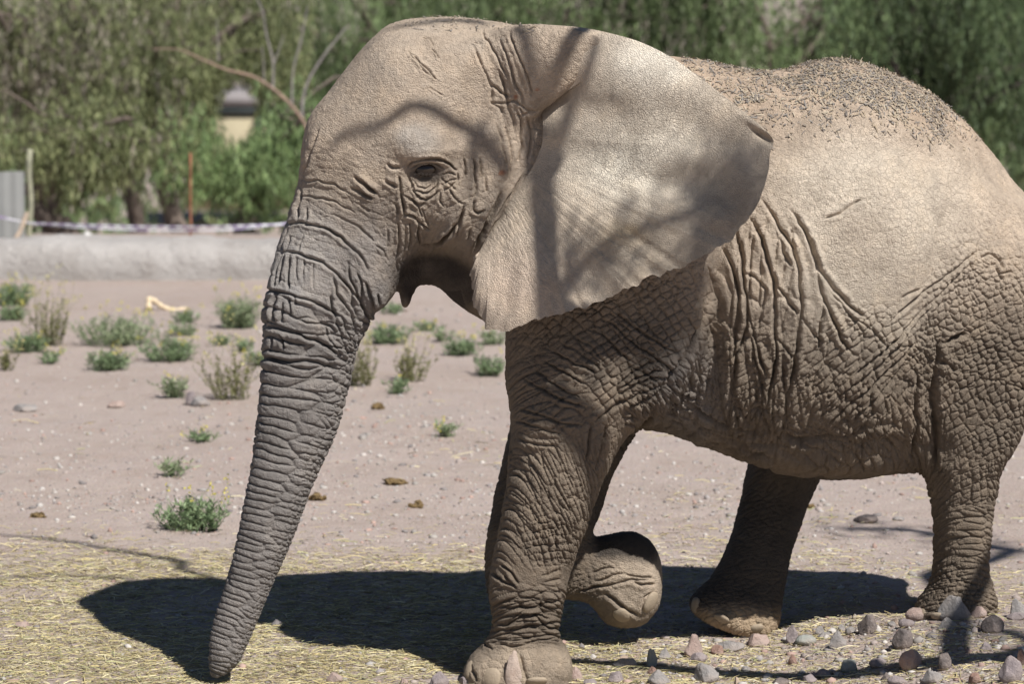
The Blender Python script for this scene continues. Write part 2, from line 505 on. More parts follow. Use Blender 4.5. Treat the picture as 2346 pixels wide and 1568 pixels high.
# --- broad forms of head and body (picture point, radii, angle, height in metres)
for (u, v, ru, rv, a, amp) in [
    (1075,290,70,110,15,-.045), (1000,350,70,16,-4,.022), (1010,330,80,24,-10,.012), (930,330,50,34,20,.022), (978,402,44,28,5,-.030), (1060,470,60,60,0,.016), (1010,520,60,50,0,.018),
    (880,470,40,70,10,-.008), (900,140,90,60,-30,.014), (1150,200,26,140,-12,-.014), (830,420,50,60,0,.010), (950,312,46,24,0,.016), (1040,420,30,60,-10,.012),
    (1120,470,26,80,12,.016), (1010,190,130,50,15,-.010), (880,230,60,90,30,-.008), (1100,130,60,60,0,.010), (760,330,40,70,20,.010), (2060,300,120,26,25,.014), (1880,330,140,60,0,-.012), (1830,620,60,120,-20,.014), (2010,650,80,90,0,-.010), (1150,390,22,70,8,.012), (1600,900,90,40,-40,-.010), (1960,480,190,180,0,.03), (2150,330,60,120,35,-.02), (1990,335,90,10,-25,-.006),
    (2020,345,60,12,-25,-.006), (2090,560,40,170,15,.014), (2150,560,16,160,15,-.016), (2135,930,24,140,-4,-.030), (2170,770,40,40,0,-.018), (1640,720,18,160,2,-.035), (1690,700,60,200,4,.012),
    (1900,1012,210,20,3,-.026), (1880,1062,270,20,3,.022), (2125,1070,16,40,0,.012), (1180,1290,50,60,0,.012), (1130,1365,30,30,0,.010), (1240,1395,70,16,0,-.008),
    (1090,1520,26,30,0,.010), (1250,1510,60,40,0,.010), (1175,1510,10,50,0,-.008), (2205,1190,30,60,0,-.006), (1350,830,70,60,-35,.016), (1450,900,60,26,-40,.012), (1270,940,60,60,0,.012)]:
    c, s = math.cos(math.radians(a)), math.sin(math.radians(a))
    m = nearside & (np.abs(U - u) < 3 * max(ru, rv)) & (np.abs(V_ - v) < 3 * max(ru, rv))
    du, dv = U[m] - u, V_[m] - v
    x, y = (du * c + dv * s) / ru, (-du * s + dv * c) / rv
    DISP[m] += amp * np.exp(-(x * x + y * y)) * np.clip(-N[m, 1] * 1.4 + 0.2, 0, 1)

# --- hide regions
t_h, th_h, r_h, rad_h, q_h = L_head.coords(P, U < 1170)
own_head = (U < 1160) & (r_h < 1.35) & (PY < 0.45) & (t_h > 0.3)
t_tr = t_h
# trunk rings: fold spacing shrinks towards the tip
TV = np.array([uv_of(L_head.c[i:i+1])[1][0] for i in range(len(L_head.t))])
k0 = int(np.argmax((L_head.t > 0.9) & (TV > 640)))
t0 = L_head.t[k0]
sp = np.interp(L_head.t - t0, [0, .25, .6, 1.0, 1.4, 1.7], [.056, .050, .039, .030, .0235, .0195])
PH = np.concatenate([[0], np.cumsum(np.diff(L_head.t) / sp[:-1])]); PH -= PH[k0]
ph = np.interp(t_h, L_head.t, PH); spv = np.interp(t_h, L_head.t, sp)
mt = own_head & (t_h > t0 - 0.05)
idx = np.nonzero(mt)[0]
side = th_h[idx]                                  # -90 deg = camera side
und = np.abs(side)                                # pi at the underside (right edge)
sag = 0.9 * np.sin(und) - 1.3 * sstep(1.6, 3.1, und) + .25 * und
phw = ph[idx] + 0.30 * sag + 0.28 * vnoise(PX[idx] * 7, PY[idx] * 7, PZ[idx] * 7, 5) + .12 * vnoise(PX[idx] * 22, PY[idx] * 22, PZ[idx] * 22, 6)
circ = side * rad_h[idx]
e1 = vor2(circ / (spv[idx] * 6.5) + 0.2 * vnoise(PX[idx] * 5, PY[idx] * 5, PZ[idx] * 5, 7), phw, 0.42, 21)
h1 = 1 - np.exp(-e1 * 6.0)
cross = vor2(circ / (spv[idx] * 1.0), phw * 1.6, 0.85, 27)
h2 = 1 - np.exp(-cross * 6)
wu = sstep(1.75, 2.5, und)
grow = sstep(t0 - 0.05, t0 + 0.22, t_h[idx])
DISP[idx] += grow * spv[idx] * ((0.46 * (1 - 0.45 * wu)) * (h1 - 0.62) + 0.24 * (0.25 + wu) * (h2 - 0.6))
# lower lip edge of the trunk root and face
face = own_head & ~mt
near_b = (1 - sstep(-0.05, 0.35, PY - 0.18 * PX))     # towards the near flank
body = U > 1120
shoulder = soft((1400,800,250,190,-25), .35) * (PY < 0.02)
quilt(shoulder * (1 - .6 * soft((1260,880,90,90,0), .5)), 38, .054, .038, .017, .42, 31, sy=4, k=6, warp=.28)
quilt(soft((1510,890,70,90,-35), .4) * (PY < 0.05), -24, .11, .030, .014, .55, 35, sy=4, k=6)
quilt(soft((1250,900,100,110,0), .4) * (PY < 0.0), 8, .10, .045, .009, .6, 36, sy=4, k=6)
t_f, th_f, r_f, rad_f, q_f = L_fleg.coords(P, (U < 1450) & (V_ > 940))
leg = (PY < 0.0) * (r_f < 1.5) * (U < 1440)
quilt(leg * box(1100,1420,1010,1290,60), -62, .16, .026, .013, .65, 41, sy=3, k=6)
quilt(leg * soft((1270,1250,70,60,0), .5), 10, .040, .036, .012, .35, 43, sy=3, k=6)
quilt(leg * soft((1250,1150,100,120,0), .6), 25, .05, .030, .006, .7, 44, sy=3, k=6)
quilt(leg * box(1110,1300,1345,1480,22), 3, .15, .030, .016, .75, 45, sy=3, k=6)
quilt(leg * box(1050,1320,1470,1600,14), 0, .05, .05, .003, .9, 46, sy=2)
flank = box(1630,1900,520,1010,70) * (PY < 0.2) * (U > 1500)
quilt(flank * (1 - sstep(1740, 1930, U)), 84, .30, .072, .022, .55, 51, sy=5, k=6)
quilt(flank * sstep(640, 820, V_) , 12, .060, .035, .008, .75, 53, sy=4, k=6)
low = soft((1850,960,240,110,0), .5) * (PY < 0.25)
quilt(low, 46, .060, .036, .014, .6, 55, sy=4, k=5.5)
quilt(soft((1985,860,150,150,0), .45) * (PY < 0.25), 42, .075, .032, .015, .6, 57, sy=5, k=6, warp=.4)
bel = box(1440,2120,985,1110,22) * (PY < 0.6)
quilt(bel, -11, .16, .030, .018, .7, 59, sy=4, k=6)
quilt(soft((1540,960,110,70,25), .4) * (PY < .25), -24, .15, .026, .016, .6, 61, sy=4, k=6)
quilt(soft((1580,880,70,70,0), .4) * (PY < .25), 70, .06, .035, .012, .6, 62, sy=4, k=6)
thigh = soft((2270,800,160,270,0), .3) * (PY < 0.35) * (U > 2060)
quilt(thigh * sstep(540, 660, V_), 33, .047, .030, .016, .65, 65, sy=4, k=6, warp=.45)
quilt(thigh * (1 - sstep(560, 700, V_)), 30, .075, .055, .009, .8, 66, sy=4, k=6)
quilt(soft((2120,920,45,210,0), .5) * (PY < 0.35), 75, .045, .034, .018, .8, 67, sy=3, k=6)
hl = (PY < 0.45) * box(2060,2330,1060,1450,30)
quilt(hl * (1 - sstep(1130, 1190, V_)), 20, .050, .034, .013, .4, 71, sy=3, k=6)
quilt(hl * sstep(1120, 1180, V_), 2, .13, .032, .014, .7, 73, sy=3, k=6)
quilt(hl * (1 - soft((2235,1190,40,120,0), .5)), 60, .03, .03, .008, 1.0, 75, sy=2, k=6)
far = sstep(0.10, 0.20, PY) * (V_ > 960) * (U < 1540) + (PY > 0.33) * (V_ > 1000) * (U < 1930)
quilt(far * (V_ < 1500) * (1 - soft((1440,1320,100,120,0), .4)), 15, .05, .03, .008, .7, 81, sy=3, k=6)
quilt(soft((1350,1310,80,70,0), .5) * (PY > 0.1), -20, .034, .022, .005, .8, 82, sy=3, k=6)
# face, head, upper back: shallow hide
hd = own_head * (1 - sstep(t0 - .1, t0 + .1, t_h))
quilt(hd * soft((1020,470,130,110,0), .5), 20, .05, .035, .006, .9, 91, sy=3, k=7)
quilt(hd * soft((800,560,150,200,0), .5), -30, .09, .035, .004, .9, 92, sy=3, k=7)
quilt(hd * 1.0, 10, .034, .028, .0019, 1.0, 93, sy=2, k=8)
upper = (1 - sstep(560, 760, V_)) * (U > 1150)
quilt(upper * 1.0, 20, .05, .045, .0028, 1.0, 95, sy=2, k=9)
big = vnoise(PX * 3.1, PY * 3.1, PZ * 3.1, 3)
DISP += 0.009 * big * sstep(.1, .5, PZ)
med = vnoise(PX * 14, PY * 14, PZ * 14, 4)
DISP += 0.0022 * med
idx = np.nonzero(near_b > -1)[0]
DISP += 0.0010 * vnoise(PX * 55, PY * 55, PZ * 55, 8) + 0.0011 * vnoise(PX * 105, PY * 105, PZ * 105, 9)

# --- drawn creases: (origin u, v, scale), then polylines with depth (mm) and half width (px)
CREASES = []
def crease(u0, v0, k, lines, far=False):
    for (d, w, pl) in lines:
        CREASES.append((d * 1e-3, w, [(u0 + x / k, v0 + y / k) for x, y in pl], far))
crease(588.05, 352.8, 3.0765, [
 (6,3,[(315,185),(430,190),(560,220),(640,265),(700,300)]), (8,3,[(280,300),(360,300),(470,315),(560,345),(640,385),(700,420)]),
 (13,3.4,[(205,490),(270,480),(340,490),(420,505),(510,540),(590,590),(640,640),(700,690),(760,760),(790,830)]),
 (13,3.4,[(150,685),(220,690),(300,710),(380,735),(460,765),(540,825),(620,900),(680,980),(740,1060),(770,1110)]),
 (14,3.6,[(75,965),(150,975),(220,990),(300,1010),(380,1035),(450,1070),(530,1110),(590,1150),(620,1190)]),
 (18,4.5,[(50,1215),(150,1225),(250,1265),(340,1290),(430,1320),(500,1360),(560,1400),(610,1450)]),
 (20,5.5,[(20,1430),(130,1455),(230,1470),(330,1460),(430,1470),(520,1500),(580,1540)]), (11,3.2,[(270,1165),(350,1185),(450,1195),(520,1215),(570,1260)]),
 (12,4,[(690,160),(760,210),(830,265)]), (11,4,[(660,240),(740,275),(810,310)]), (6,3.5,[(540,430),(640,480),(700,510),(760,560),(830,620)]), (5,3,[(720,350),(800,420)]),
 (12,3.5,[(550,860),(560,980),(610,1060),(660,1110),(690,1200),(700,1290)]), (11,3.5,[(640,760),(660,860),(690,940),(740,1050)]), (10,3.2,[(710,830),(740,900),(745,980),(740,1060)]),
 (12,3.5,[(660,980),(680,1080),(710,1180)]), (14,3.5,[(740,1060),(770,1130),(800,1180)]), (13,3.5,[(760,900),(800,1000),(830,1110)]), (14,3.5,[(860,990),(865,1070)]),
 (12,3.5,[(520,960),(530,1080),(560,1180),(600,1280),(620,1350),(650,1440)]), (9,3,[(480,1190),(500,1300),(560,1380),(620,1440)]),(10,3,[(600,1150),(640,1260),(690,1370)]),
 (14,3.4,[(265,330),(235,420),(210,490)]), (14,3.2,[(318,240),(300,360),(280,480)]), (11,3,[(360,380),(340,490)]), (14,3.2,[(220,520),(185,650),(150,820),(130,980)]),
 (14,3.2,[(240,570),(200,700),(165,850),(150,980)]), (13,3,[(245,700),(230,800),(225,950)]), (6,3,[(285,720),(280,900)]), (6,3,[(330,560),(300,690)]), (5,3,[(330,730),(325,920)]),(5,3,[(400,760),(395,960)]),
 (16,3.4,[(150,980),(130,1100),(135,1190)]), (15,3.2,[(190,1050),(185,1180)]), (12,3,[(225,1010),(240,1130)]), (14,3.4,[(70,1200),(90,1100),(100,1020)]), (11,3,[(265,1000),(275,1060)]), (13,3.4,[(105,1290),(110,1370)]),(13,3.4,[(165,1280),(190,1370)]),
 (9,3.5,[(1000,150),(1020,260),(1040,380),(1035,430)]), (8,4,[(900,180),(950,215),(1000,240)]), (9,3.5,[(980,350),(1000,430)]), (4,3,[(1000,500),(995,700),(980,850)]),(4,3,[(1050,480),(1040,700)]),(5,3,[(840,640),(900,680),(930,760)])])
crease(823.3, 313.6, 3.334, [
 (14,3,[(350,240),(400,190),(470,175),(560,170),(640,190),(700,230),(760,260)]), (9,2.4,[(390,240),(450,210),(530,200),(600,215),(650,250)]), (8,2.6,[(380,170),(460,165),(560,155),(650,175),(700,220)]),
 (9,2.4,[(385,330),(420,400),(480,430),(540,430),(590,390),(600,330)]), (8,2.2,[(400,330),(440,385),(500,400),(550,370)]), (10,2.6,[(370,300),(400,400),(460,460),(510,480),(570,450),(610,400)]),
 (9,2.4,[(760,260),(755,320),(700,370),(640,390)]), (7,2.2,[(650,360),(700,330),(760,320)]), (8,2.6,[(620,410),(610,470),(650,520)]), (9,2.8,[(680,390),(720,450),(770,490),(800,500)]),
 (6,2.2,[(640,290),(700,280),(750,290)]),(6,2.2,[(620,320),(690,360),(740,400)]),
 (11,3.5,[(215,210),(250,240),(310,240)]), (11,3.2,[(300,290),(310,400),(340,550),(345,600)]), (9,3.5,[(200,340),(240,370),(290,390)]), (10,3,[(330,430),(400,480),(450,530),(480,600)]), (7,2.5,[(350,470),(430,500)]),
 (12,3.2,[(340,580),(400,600),(450,640),(500,680),(540,690)]), (9,2.8,[(410,500),(460,520),(510,500)]), (8,2.8,[(470,540),(500,600),(530,660)]), (12,4,[(0,320),(60,370),(110,415),(140,430)]), (10,4,[(0,430),(60,450),(100,470)]),
 (11,3,[(440,640),(440,720),(450,790),(470,820)]), (22,5,[(470,830),(560,800),(640,775),(700,720),(760,640),(800,520)]), (11,3,[(610,800),(680,720),(740,650)]),
 (10,3,[(805,170),(815,230),(800,320)]), (12,3,[(880,160),(890,240),(890,350),(880,420),(860,480)]), (11,3,[(930,160),(935,300)]), (9,3,[(960,300),(960,420)]), (9,3,[(800,500),(790,560),(770,650),(745,760)]),
 (24,5,[(1080,420),(1020,530),(960,650),(900,800),(870,890)]), (13,3.5,[(1080,450),(1010,600),(950,700),(890,830)]), (12,3.5,[(870,470),(865,540),(900,570),(950,550)]), (8,3,[(850,690),(830,780)]), (12,3.5,[(1250,300),(1180,420),(1080,540),(1010,640)]),
 (9,3,[(380,640),(390,760),(370,900)]), (7,3,[(300,640),(305,800),(280,960)]),(5,3,[(220,700),(225,900)])])
crease(666.5, 0, 3.571, [
 (9,3.5,[(1560,260),(1640,370),(1700,500),(1750,610)]), (8,3.5,[(1480,370),(1530,480),(1610,640),(1640,720),(1650,830),(1720,900),(1760,1010)]), (10,3.5,[(1700,570),(1730,680),(1750,780),(1770,880),(1830,1000),(1840,1080)]),
 (10,3.5,[(1630,680),(1700,740),(1780,800)]), (11,3.5,[(1800,270),(1850,400),(1890,520),(1950,660),(1970,740),(1960,800)]), (9,3.5,[(1700,330),(1760,430),(1800,560),(1830,680),(1880,780),(1900,880)]),
 (10,3,[(1650,830),(1740,850),(1830,830),(1900,880),(1960,920),(2040,900)]), (10,3,[(1860,880),(1900,940),(1940,920)]), (8,3.5,[(1690,1000),(1720,1130),(1750,1260),(1770,1380)]), (9,3.5,[(1760,1010),(1790,1140),(1800,1290),(1780,1450)]),
 (10,3.5,[(1830,900),(1870,960),(1890,1060),(1890,1200),(1870,1330)]), (7,3,[(1920,940),(1960,1060),(1960,1200),(1930,1340)]), (9,2.2,[(1000,460),(1080,540),(1140,590),(1200,650)]), (6,2.2,[(960,420),(1020,500),(1110,590),(1180,640)]),
 (5,2,[(1075,315),(1130,330),(1165,380)]), (6,2,[(1150,400),(1220,480)]), (5,2,[(1030,700),(1080,730),(1130,710),(1180,740),(1250,780)]), (6,4,[(1500,350),(1560,360)]),(9,4,[(240,1050),(170,1250),(110,1400),(90,1480)])])
crease(1568.1, 431.2, 2.2217, [
 (20,5,[(380,30),(450,130),(490,220),(550,300),(580,450),(590,600),(585,700),(560,900),(520,1100)]), (22,5,[(330,140),(390,260),(420,360),(455,480),(465,600),(460,760),(470,870),(440,1000),(410,1150)]),
 (24,5.5,[(260,225),(290,330),(305,480),(320,600),(320,700),(265,850),(240,1080)]), (20,5,[(190,290),(240,400),(270,500),(275,620),(260,750),(240,900)]), (20,5,[(530,110),(600,200),(640,300),(680,420),(760,520),(850,610),(930,670)]),
 (18,5,[(610,240),(660,380),(690,540),(740,640),(800,780),(860,850)]), (15,4.5,[(120,390),(170,470),(190,580),(180,680)]), (10,4,[(540,210),(545,300)]), (10,4,[(480,250),(500,330),(540,400)]),
 (13,4,[(300,430),(360,450),(410,510),(400,600),(380,680)]), (13,4,[(470,500),(530,580),(580,640)]), (12,4,[(470,760),(530,840),(560,870)]), (12,4,[(590,650),(650,740),(700,790)]), (13,4,[(700,570),(690,700),(680,830)]),
 (14,4,[(310,600),(340,700),(380,850),(420,960)]), (14,4,[(330,750),(370,900),(400,1040),(410,1100)]), (9,4,[(740,520),(830,640),(900,720)]),(9,4,[(830,640),(960,730),(1020,800)]),
 (11,3.5,[(880,940),(1060,790),(1160,690),(1250,590),(1340,500),(1440,390)]), (11,3.5,[(1020,700),(1150,590),(1260,500),(1360,420),(1500,310)]), (7,3.5,[(1100,560),(1200,510)]), (11,3.5,[(850,960),(1000,840),(1120,740)]),
 (12,3.5,[(800,1050),(960,930),(1080,820),(1200,680),(1300,560)]), (12,3.5,[(700,1240),(820,1120),(940,1020),(1080,900),(1180,780)]), (12,3.5,[(860,1170),(1000,1050),(1130,900)]),
 (22,6,[(490,1270),(600,1300),(720,1290),(840,1280),(930,1210)]), (20,6,[(1160,1380),(1180,1250),(1180,1100),(1200,950)]), (26,7,[(1270,1450),(1280,1250),(1270,1050),(1300,880),(1310,760)]),
 (24,7,[(1340,790),(1400,760),(1440,740)]), (18,6,[(1290,880),(1350,900),(1380,930)]), (10,4,[(1500,350),(1560,340),(1600,360),(1620,420)]), (10,4,[(1600,440),(1660,420)]),
 (14,5,[(0,1090),(140,1180),(300,1240),(420,1290)]), (12,5,[(0,1180),(160,1260),(330,1330),(480,1370)]), (11,4,[(900,60),(820,110),(700,160)])])
crease(1136.9, 705.7, 3.9993, [
 (34,8,[(1950,-100),(1940,0),(1900,150),(1800,300),(1770,420),(1690,520),(1600,600),(1520,750),(1440,880),(1380,980),(1290,1120)]),
 (11,3.4,[(440,480),(560,560),(700,640),(800,690)]), (11,3.4,[(510,400),(650,470),(800,545),(930,590)]), (11,3.4,[(610,330),(740,390),(860,480),(960,570)]), (11,3.4,[(720,280),(860,350),(950,440),(1010,530)]),
 (11,3.4,[(830,190),(960,240),(1060,330),(1130,420),(1250,500)]), (11,3.4,[(970,100),(1080,160),(1200,280),(1300,360),(1420,440),(1540,520),(1650,610)]), (11,3.4,[(1080,30),(1200,130),(1300,200),(1420,280),(1560,370),(1700,430)]),
 (10,3.4,[(360,560),(500,680),(640,770),(780,820)]), (10,3.4,[(250,640),(450,770),(620,850),(820,910)]), (11,3.4,[(210,930),(380,980),(560,1050),(700,1080),(800,1080)]), (9,3.4,[(160,1040),(300,1070),(450,1120),(600,1160)]), (8,3.4,[(200,1210),(400,1250),(550,1270)]),
 (11,3.4,[(1100,760),(1250,660),(1400,600),(1550,560)]), (11,3.4,[(1150,790),(1300,680),(1450,640),(1590,620)]), (11,3.4,[(1130,680),(1300,560),(1420,500),(1500,500)]), (12,3.4,[(1180,860),(1350,760),(1500,690)]),
 (12,3.4,[(1200,920),(1340,850),(1490,740)]), (16,4.5,[(900,1050),(1010,960),(1120,870),(1200,850)]), (12,4,[(870,1090),(850,1250),(830,1400)]), (13,4,[(1010,1060),(1000,1200),(960,1350),(900,1500)]), (10,3,[(1170,1020),(1300,990)]), (10,3,[(1180,1070),(1280,1080)]),
 (12,3.5,[(1560,700),(1700,800),(1850,860)]), (12,3.5,[(1520,780),(1680,890),(1850,960),(2000,1040)]), (12,3.5,[(1480,860),(1640,960),(1800,1040),(1950,1120)]), (11,3.5,[(1420,930),(1560,1030),(1720,1100)])])
crease(1019.3, 1136.9, 3.6365, [
 (10,4,[(500,660),(540,700),(600,770)]), (11,4,[(400,640),(450,690),(560,740)]), (13,4,[(440,920),(550,930),(700,940),(800,910),(960,860)]), (13,4,[(430,1060),(520,1080),(580,1040),(660,990),(780,1000),(860,1030)]),
 (12,3.6,[(420,1130),(600,1120),(700,1080),(760,1090),(930,1060)]), (12,3.6,[(400,1200),(560,1210),(700,1180),(930,1150)]), (11,3.6,[(420,1240),(600,1250),(750,1220),(940,1180)]), (10,3.4,[(740,980),(800,1050),(880,1110),(920,1100)]),
 (9,5,[(620,1330),(640,1400),(660,1480),(690,1550)]), (12,4,[(220,1400),(240,1480),(265,1540)]), (8,3,[(320,1230),(380,1270),(400,1290)]), (9,3.4,[(480,560),(560,640),(620,740)]),
 (8,3.4,[(800,660),(880,650),(960,610)]), (8,3.4,[(820,720),(960,690)])])
crease(1019.3, 1136.9, 3.6365, [
 (9,3.5,[(1100,800),(1250,760),(1400,740),(1560,700),(1740,700)]), (8,3.2,[(1500,650),(1620,670),(1740,690)]), (14,5,[(1330,820),(1420,870),(1500,950),(1620,1010)]), (9,4,[(1560,720),(1640,750),(1750,740)]),
 (8,3.5,[(1230,640),(1320,600),(1420,600)]), (8,3,[(1260,720),(1400,660),(1500,640)]), (7,3,[(1640,960),(1660,850),(1740,800)])], far=True)

for ci, (depth, w, pl, far) in enumerate(CREASES):
    pl = np.array(pl)
    mg = w * 5
    m = (U > pl[:, 0].min() - mg) & (U < pl[:, 0].max() + mg) & (V_ > pl[:, 1].min() - mg) & (V_ < pl[:, 1].max() + mg)
    m &= ((PY > 0.12) if far else nearside) & (N[:, 1] < 0.35)
    idx = np.nonzero(m)[0]
    if not len(idx): continue
    jx = vnoise(PX[idx] * 28, PY[idx] * 28, PZ[idx] * 28, 100 + ci % 7); jy = vnoise(PX[idx] * 28, PY[idx] * 28, PZ[idx] * 28, 110 + ci % 7)
    u, v = U[idx] + jx * 3.0, V_[idx] + jy * 3.0
    sg = np.hypot(*np.diff(pl, axis=0).T); T = np.concatenate([[0], np.cumsum(sg)])
    best = np.full(len(idx), 1e9); bt = np.zeros(len(idx))
    for k in range(len(pl) - 1):
        a, d = pl[k], pl[k + 1] - pl[k]
        s = np.clip(((u - a[0]) * d[0] + (v - a[1]) * d[1]) / (d @ d), 0, 1)
        dd = np.hypot(u - a[0] - s * d[0], v - a[1] - s * d[1])
        b = dd < best
        best[b] = dd[b]; bt[b] = (T[k] + s * sg[k])[b]
    tt = bt / T[-1]
    fade = np.clip(np.minimum(tt, 1 - tt) * 7 + 0.12, 0, 1)
    x = best / (w * (.62 + .22 * vnoise(PX[idx] * 16, PY[idx] * 16, PZ[idx] * 16, 120)))
    fade = fade * (.85 + .4 * vnoise(PX[idx] * 11, PY[idx] * 11, PZ[idx] * 11, 121))
    xb = best / w
    DISP[idx] += 1.55 * depth * fade * (-np.exp(-np.abs(x) ** 1.5) + 0.36 * np.exp(-((xb - 2.0) / 1.5) ** 2))

P2 = P + N * DISP[:, None]
# ------------------------------------------------------------------ hide colour
def lerp(A, B, w): return A + (np.asarray(B) - A) * np.clip(w, 0, 1)[:, None]
TAN, PALE, GREY, BROWN, DARK, MUD = (.46, .37, .285), (.55, .485, .395), (.205, .188, .175), (.165, .130, .097), (.08, .068, .058), (.35, .25, .175)

def gn(s, seed): return vnoise(PX * s, PY * s, PZ * s, seed)
n_lo = .6 * gn(2.2, 301) + .4 * gn(5, 302); n_mid = .6 * gn(9, 303) + .4 * gn(23, 304)
C = np.tile(np.array([.185, .150, .115]), (len(P), 1))
C = lerp(C, BROWN, .5 + .5 * n_lo)
# dust lies on head, upper flank and back
dust = (1 - sstep(520, 800, V_ + 70 * n_lo + 30 * n_mid)) * (U > 640)
dust = np.where(U < 1170, np.minimum(dust, 1 - .8 * sstep(320, 560, V_ - .15 * (U - 900) + 60 * n_lo + 30 * n_mid)), dust)
C = lerp(C, TAN, dust * (.85 + .15 * n_mid))
C = lerp(C, PALE, soft((1960,520,250,260,0), .5) * nearside * (.55 + .45 * n_lo) * .85)
C = lerp(C, MUD, (1 - sstep(230, 420, V_ + 60 * n_lo)) * (U > 1500) * .45)
trk = own_head * sstep(380, 620, V_ + .25 * (U - 800) + 40 * n_lo) * (1 - sstep(840, 980, U + 40 * n_mid))
C = lerp(C, GREY, trk * .9)
C = lerp(C, (.36, .34, .32), own_head * soft((690,580,70,130,10), .6) * .5)
C = lerp(C, (.30, .30, .29), soft((955,318,48,34,10), .5) * nearside * (.6 + .4 * n_mid) * .8)
C = lerp(C, (.30, .25, .20), own_head * soft((1040,500,120,90,0), .6) * .45)
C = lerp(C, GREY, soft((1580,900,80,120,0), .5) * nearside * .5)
C = lerp(C, BROWN, sstep(1000, 1250, V_) * (U > 900) * .7)
C = lerp(C, (.36, .29, .215), sstep(1470, 1500, V_) * (U < 1340) * (U > 1040) * (.6 + .4 * n_mid))
C = lerp(C, (.42, .34, .26), soft((1460,1330,80,90,0), .6) * (PY > .1) * .8)
C = lerp(C, (.40, .30, .20), soft((1700,1430,150,40,14), .6) * (PY > .33) * .8)
C = lerp(C, DARK, sstep(.12, .2, PY) * (V_ > 980) * (1 - sstep(1375, 1405, V_ + 12 * n_mid)) * (U > 1540) * (U < 1950) * .8)  # belly's shade on the far hind leg, painted into the hide
C = lerp(C, (.045, .038, .034), soft((1003,652,98,68,12), .2) * (PY > -.46) * (PY < .3) * .95)  # shade below the cheek, painted near black over jaw and mouth
C = lerp(C, DARK, (PY > .08) * (V_ > 990) * (1 - sstep(1200, 1225, V_ + 8 * n_mid)) * (U < 1480) * .8)  # near leg's shade on the far forearm, put into the colour
C = lerp(C, (.05, .043, .038), (PY > .08) * sstep(.25, .5, N[:, 2]) * (V_ > 1195) * (V_ < 1300) * sstep(1355, 1375, U) * (U < 1530) * .9)  # shading on top of the raised forefoot, darkened in its colour
C = lerp(C, (.34, .12, .05), np.maximum(soft((1147,395,9,6,0), .6), np.maximum(soft((1232,212,6,10,0), .6), soft((1180,222,5,6,0), .6))) * nearside * .7 * (n_mid > -.2))
C = lerp(C, DARK, soft((1360,860,26,30,0), .7) * nearside * .55 * (.6 + .6 * n_mid))  # branch shadow on the shoulder, painted as a dark patch
C = lerp(C, (.06, .05, .043), soft((976,400,40,21,5), .4) * nearside * .85)
C = lerp(C, (.33, .275, .22), own_head * dust * np.clip(.1 + 1.2 * n_mid, 0, .8))
C *= (1 + .13 * n_mid + .13 * n_lo)[:, None]
CRK = own_head * dust * np.clip(.35 + .8 * n_lo, 0, 1) * .6 + np.clip((1 - sstep(560, 760, V_)) * (U > 700) * (.5 + .6 * n_lo), 0, 1) * .6 + soft((1880,500,330,230,0), .4) * .5 * nearside

# ------------------------------------------------------------------ ears
EAR = np.array([
 (1185,75,-.20,1260,56,-.34),(1200,110,-.28,1330,62,-.42),(1215,150,-.33,1400,76,-.50),(1225,185,-.36,1470,97,-.56),(1232,215,-.38,1540,132,-.61),
 (1238,240,-.39,1600,175,-.65),(1242,262,-.40,1660,220,-.68),(1244,280,-.40,1712,262,-.70),(1244,294,-.41,1757,300,-.71),(1244,302,-.41,1772,324,-.71),(1243,312,-.41,1764,350,-.73),(1243,322,-.41,1760,392,-.75),
 (1240,337,-.41,1737,462,-.78),(1234,352,-.41,1692,530,-.80),(1226,372,-.41,1640,572,-.81),(1216,390,-.41,1560,610,-.80),(1203,410,-.41,1470,645,-.79),
 (1190,430,-.41,1390,686,-.77),(1175,452,-.41,1300,714,-.75),(1160,475,-.41,1220,735,-.73),(1148,493,-.41,1160,757,-.70),(1130,515,-.40,1114,748,-.66),(1118,535,-.40,1086,700,-.58),(1108,555,-.39,1079,645,-.50),(1100,575,-.38,1084,590,-.43)], float)

def seg_dist(u, v, pl):
    best = np.full(u.shape, 1e9); sd = np.zeros(u.shape)
    for (a, b), (c, d) in zip(pl[:-1], pl[1:]):
        dx, dy = c - a, d - b
        s = np.clip(((u - a) * dx + (v - b) * dy) / (dx * dx + dy * dy), 0, 1)
        ex, ey = u - a - s * dx, v - b - s * dy
        dd = np.hypot(ex, ey); k = dd < best
        best[k] = dd[k]; sd[k] = np.sign(dx * ey - dy * ex)[k]
    return best, sd

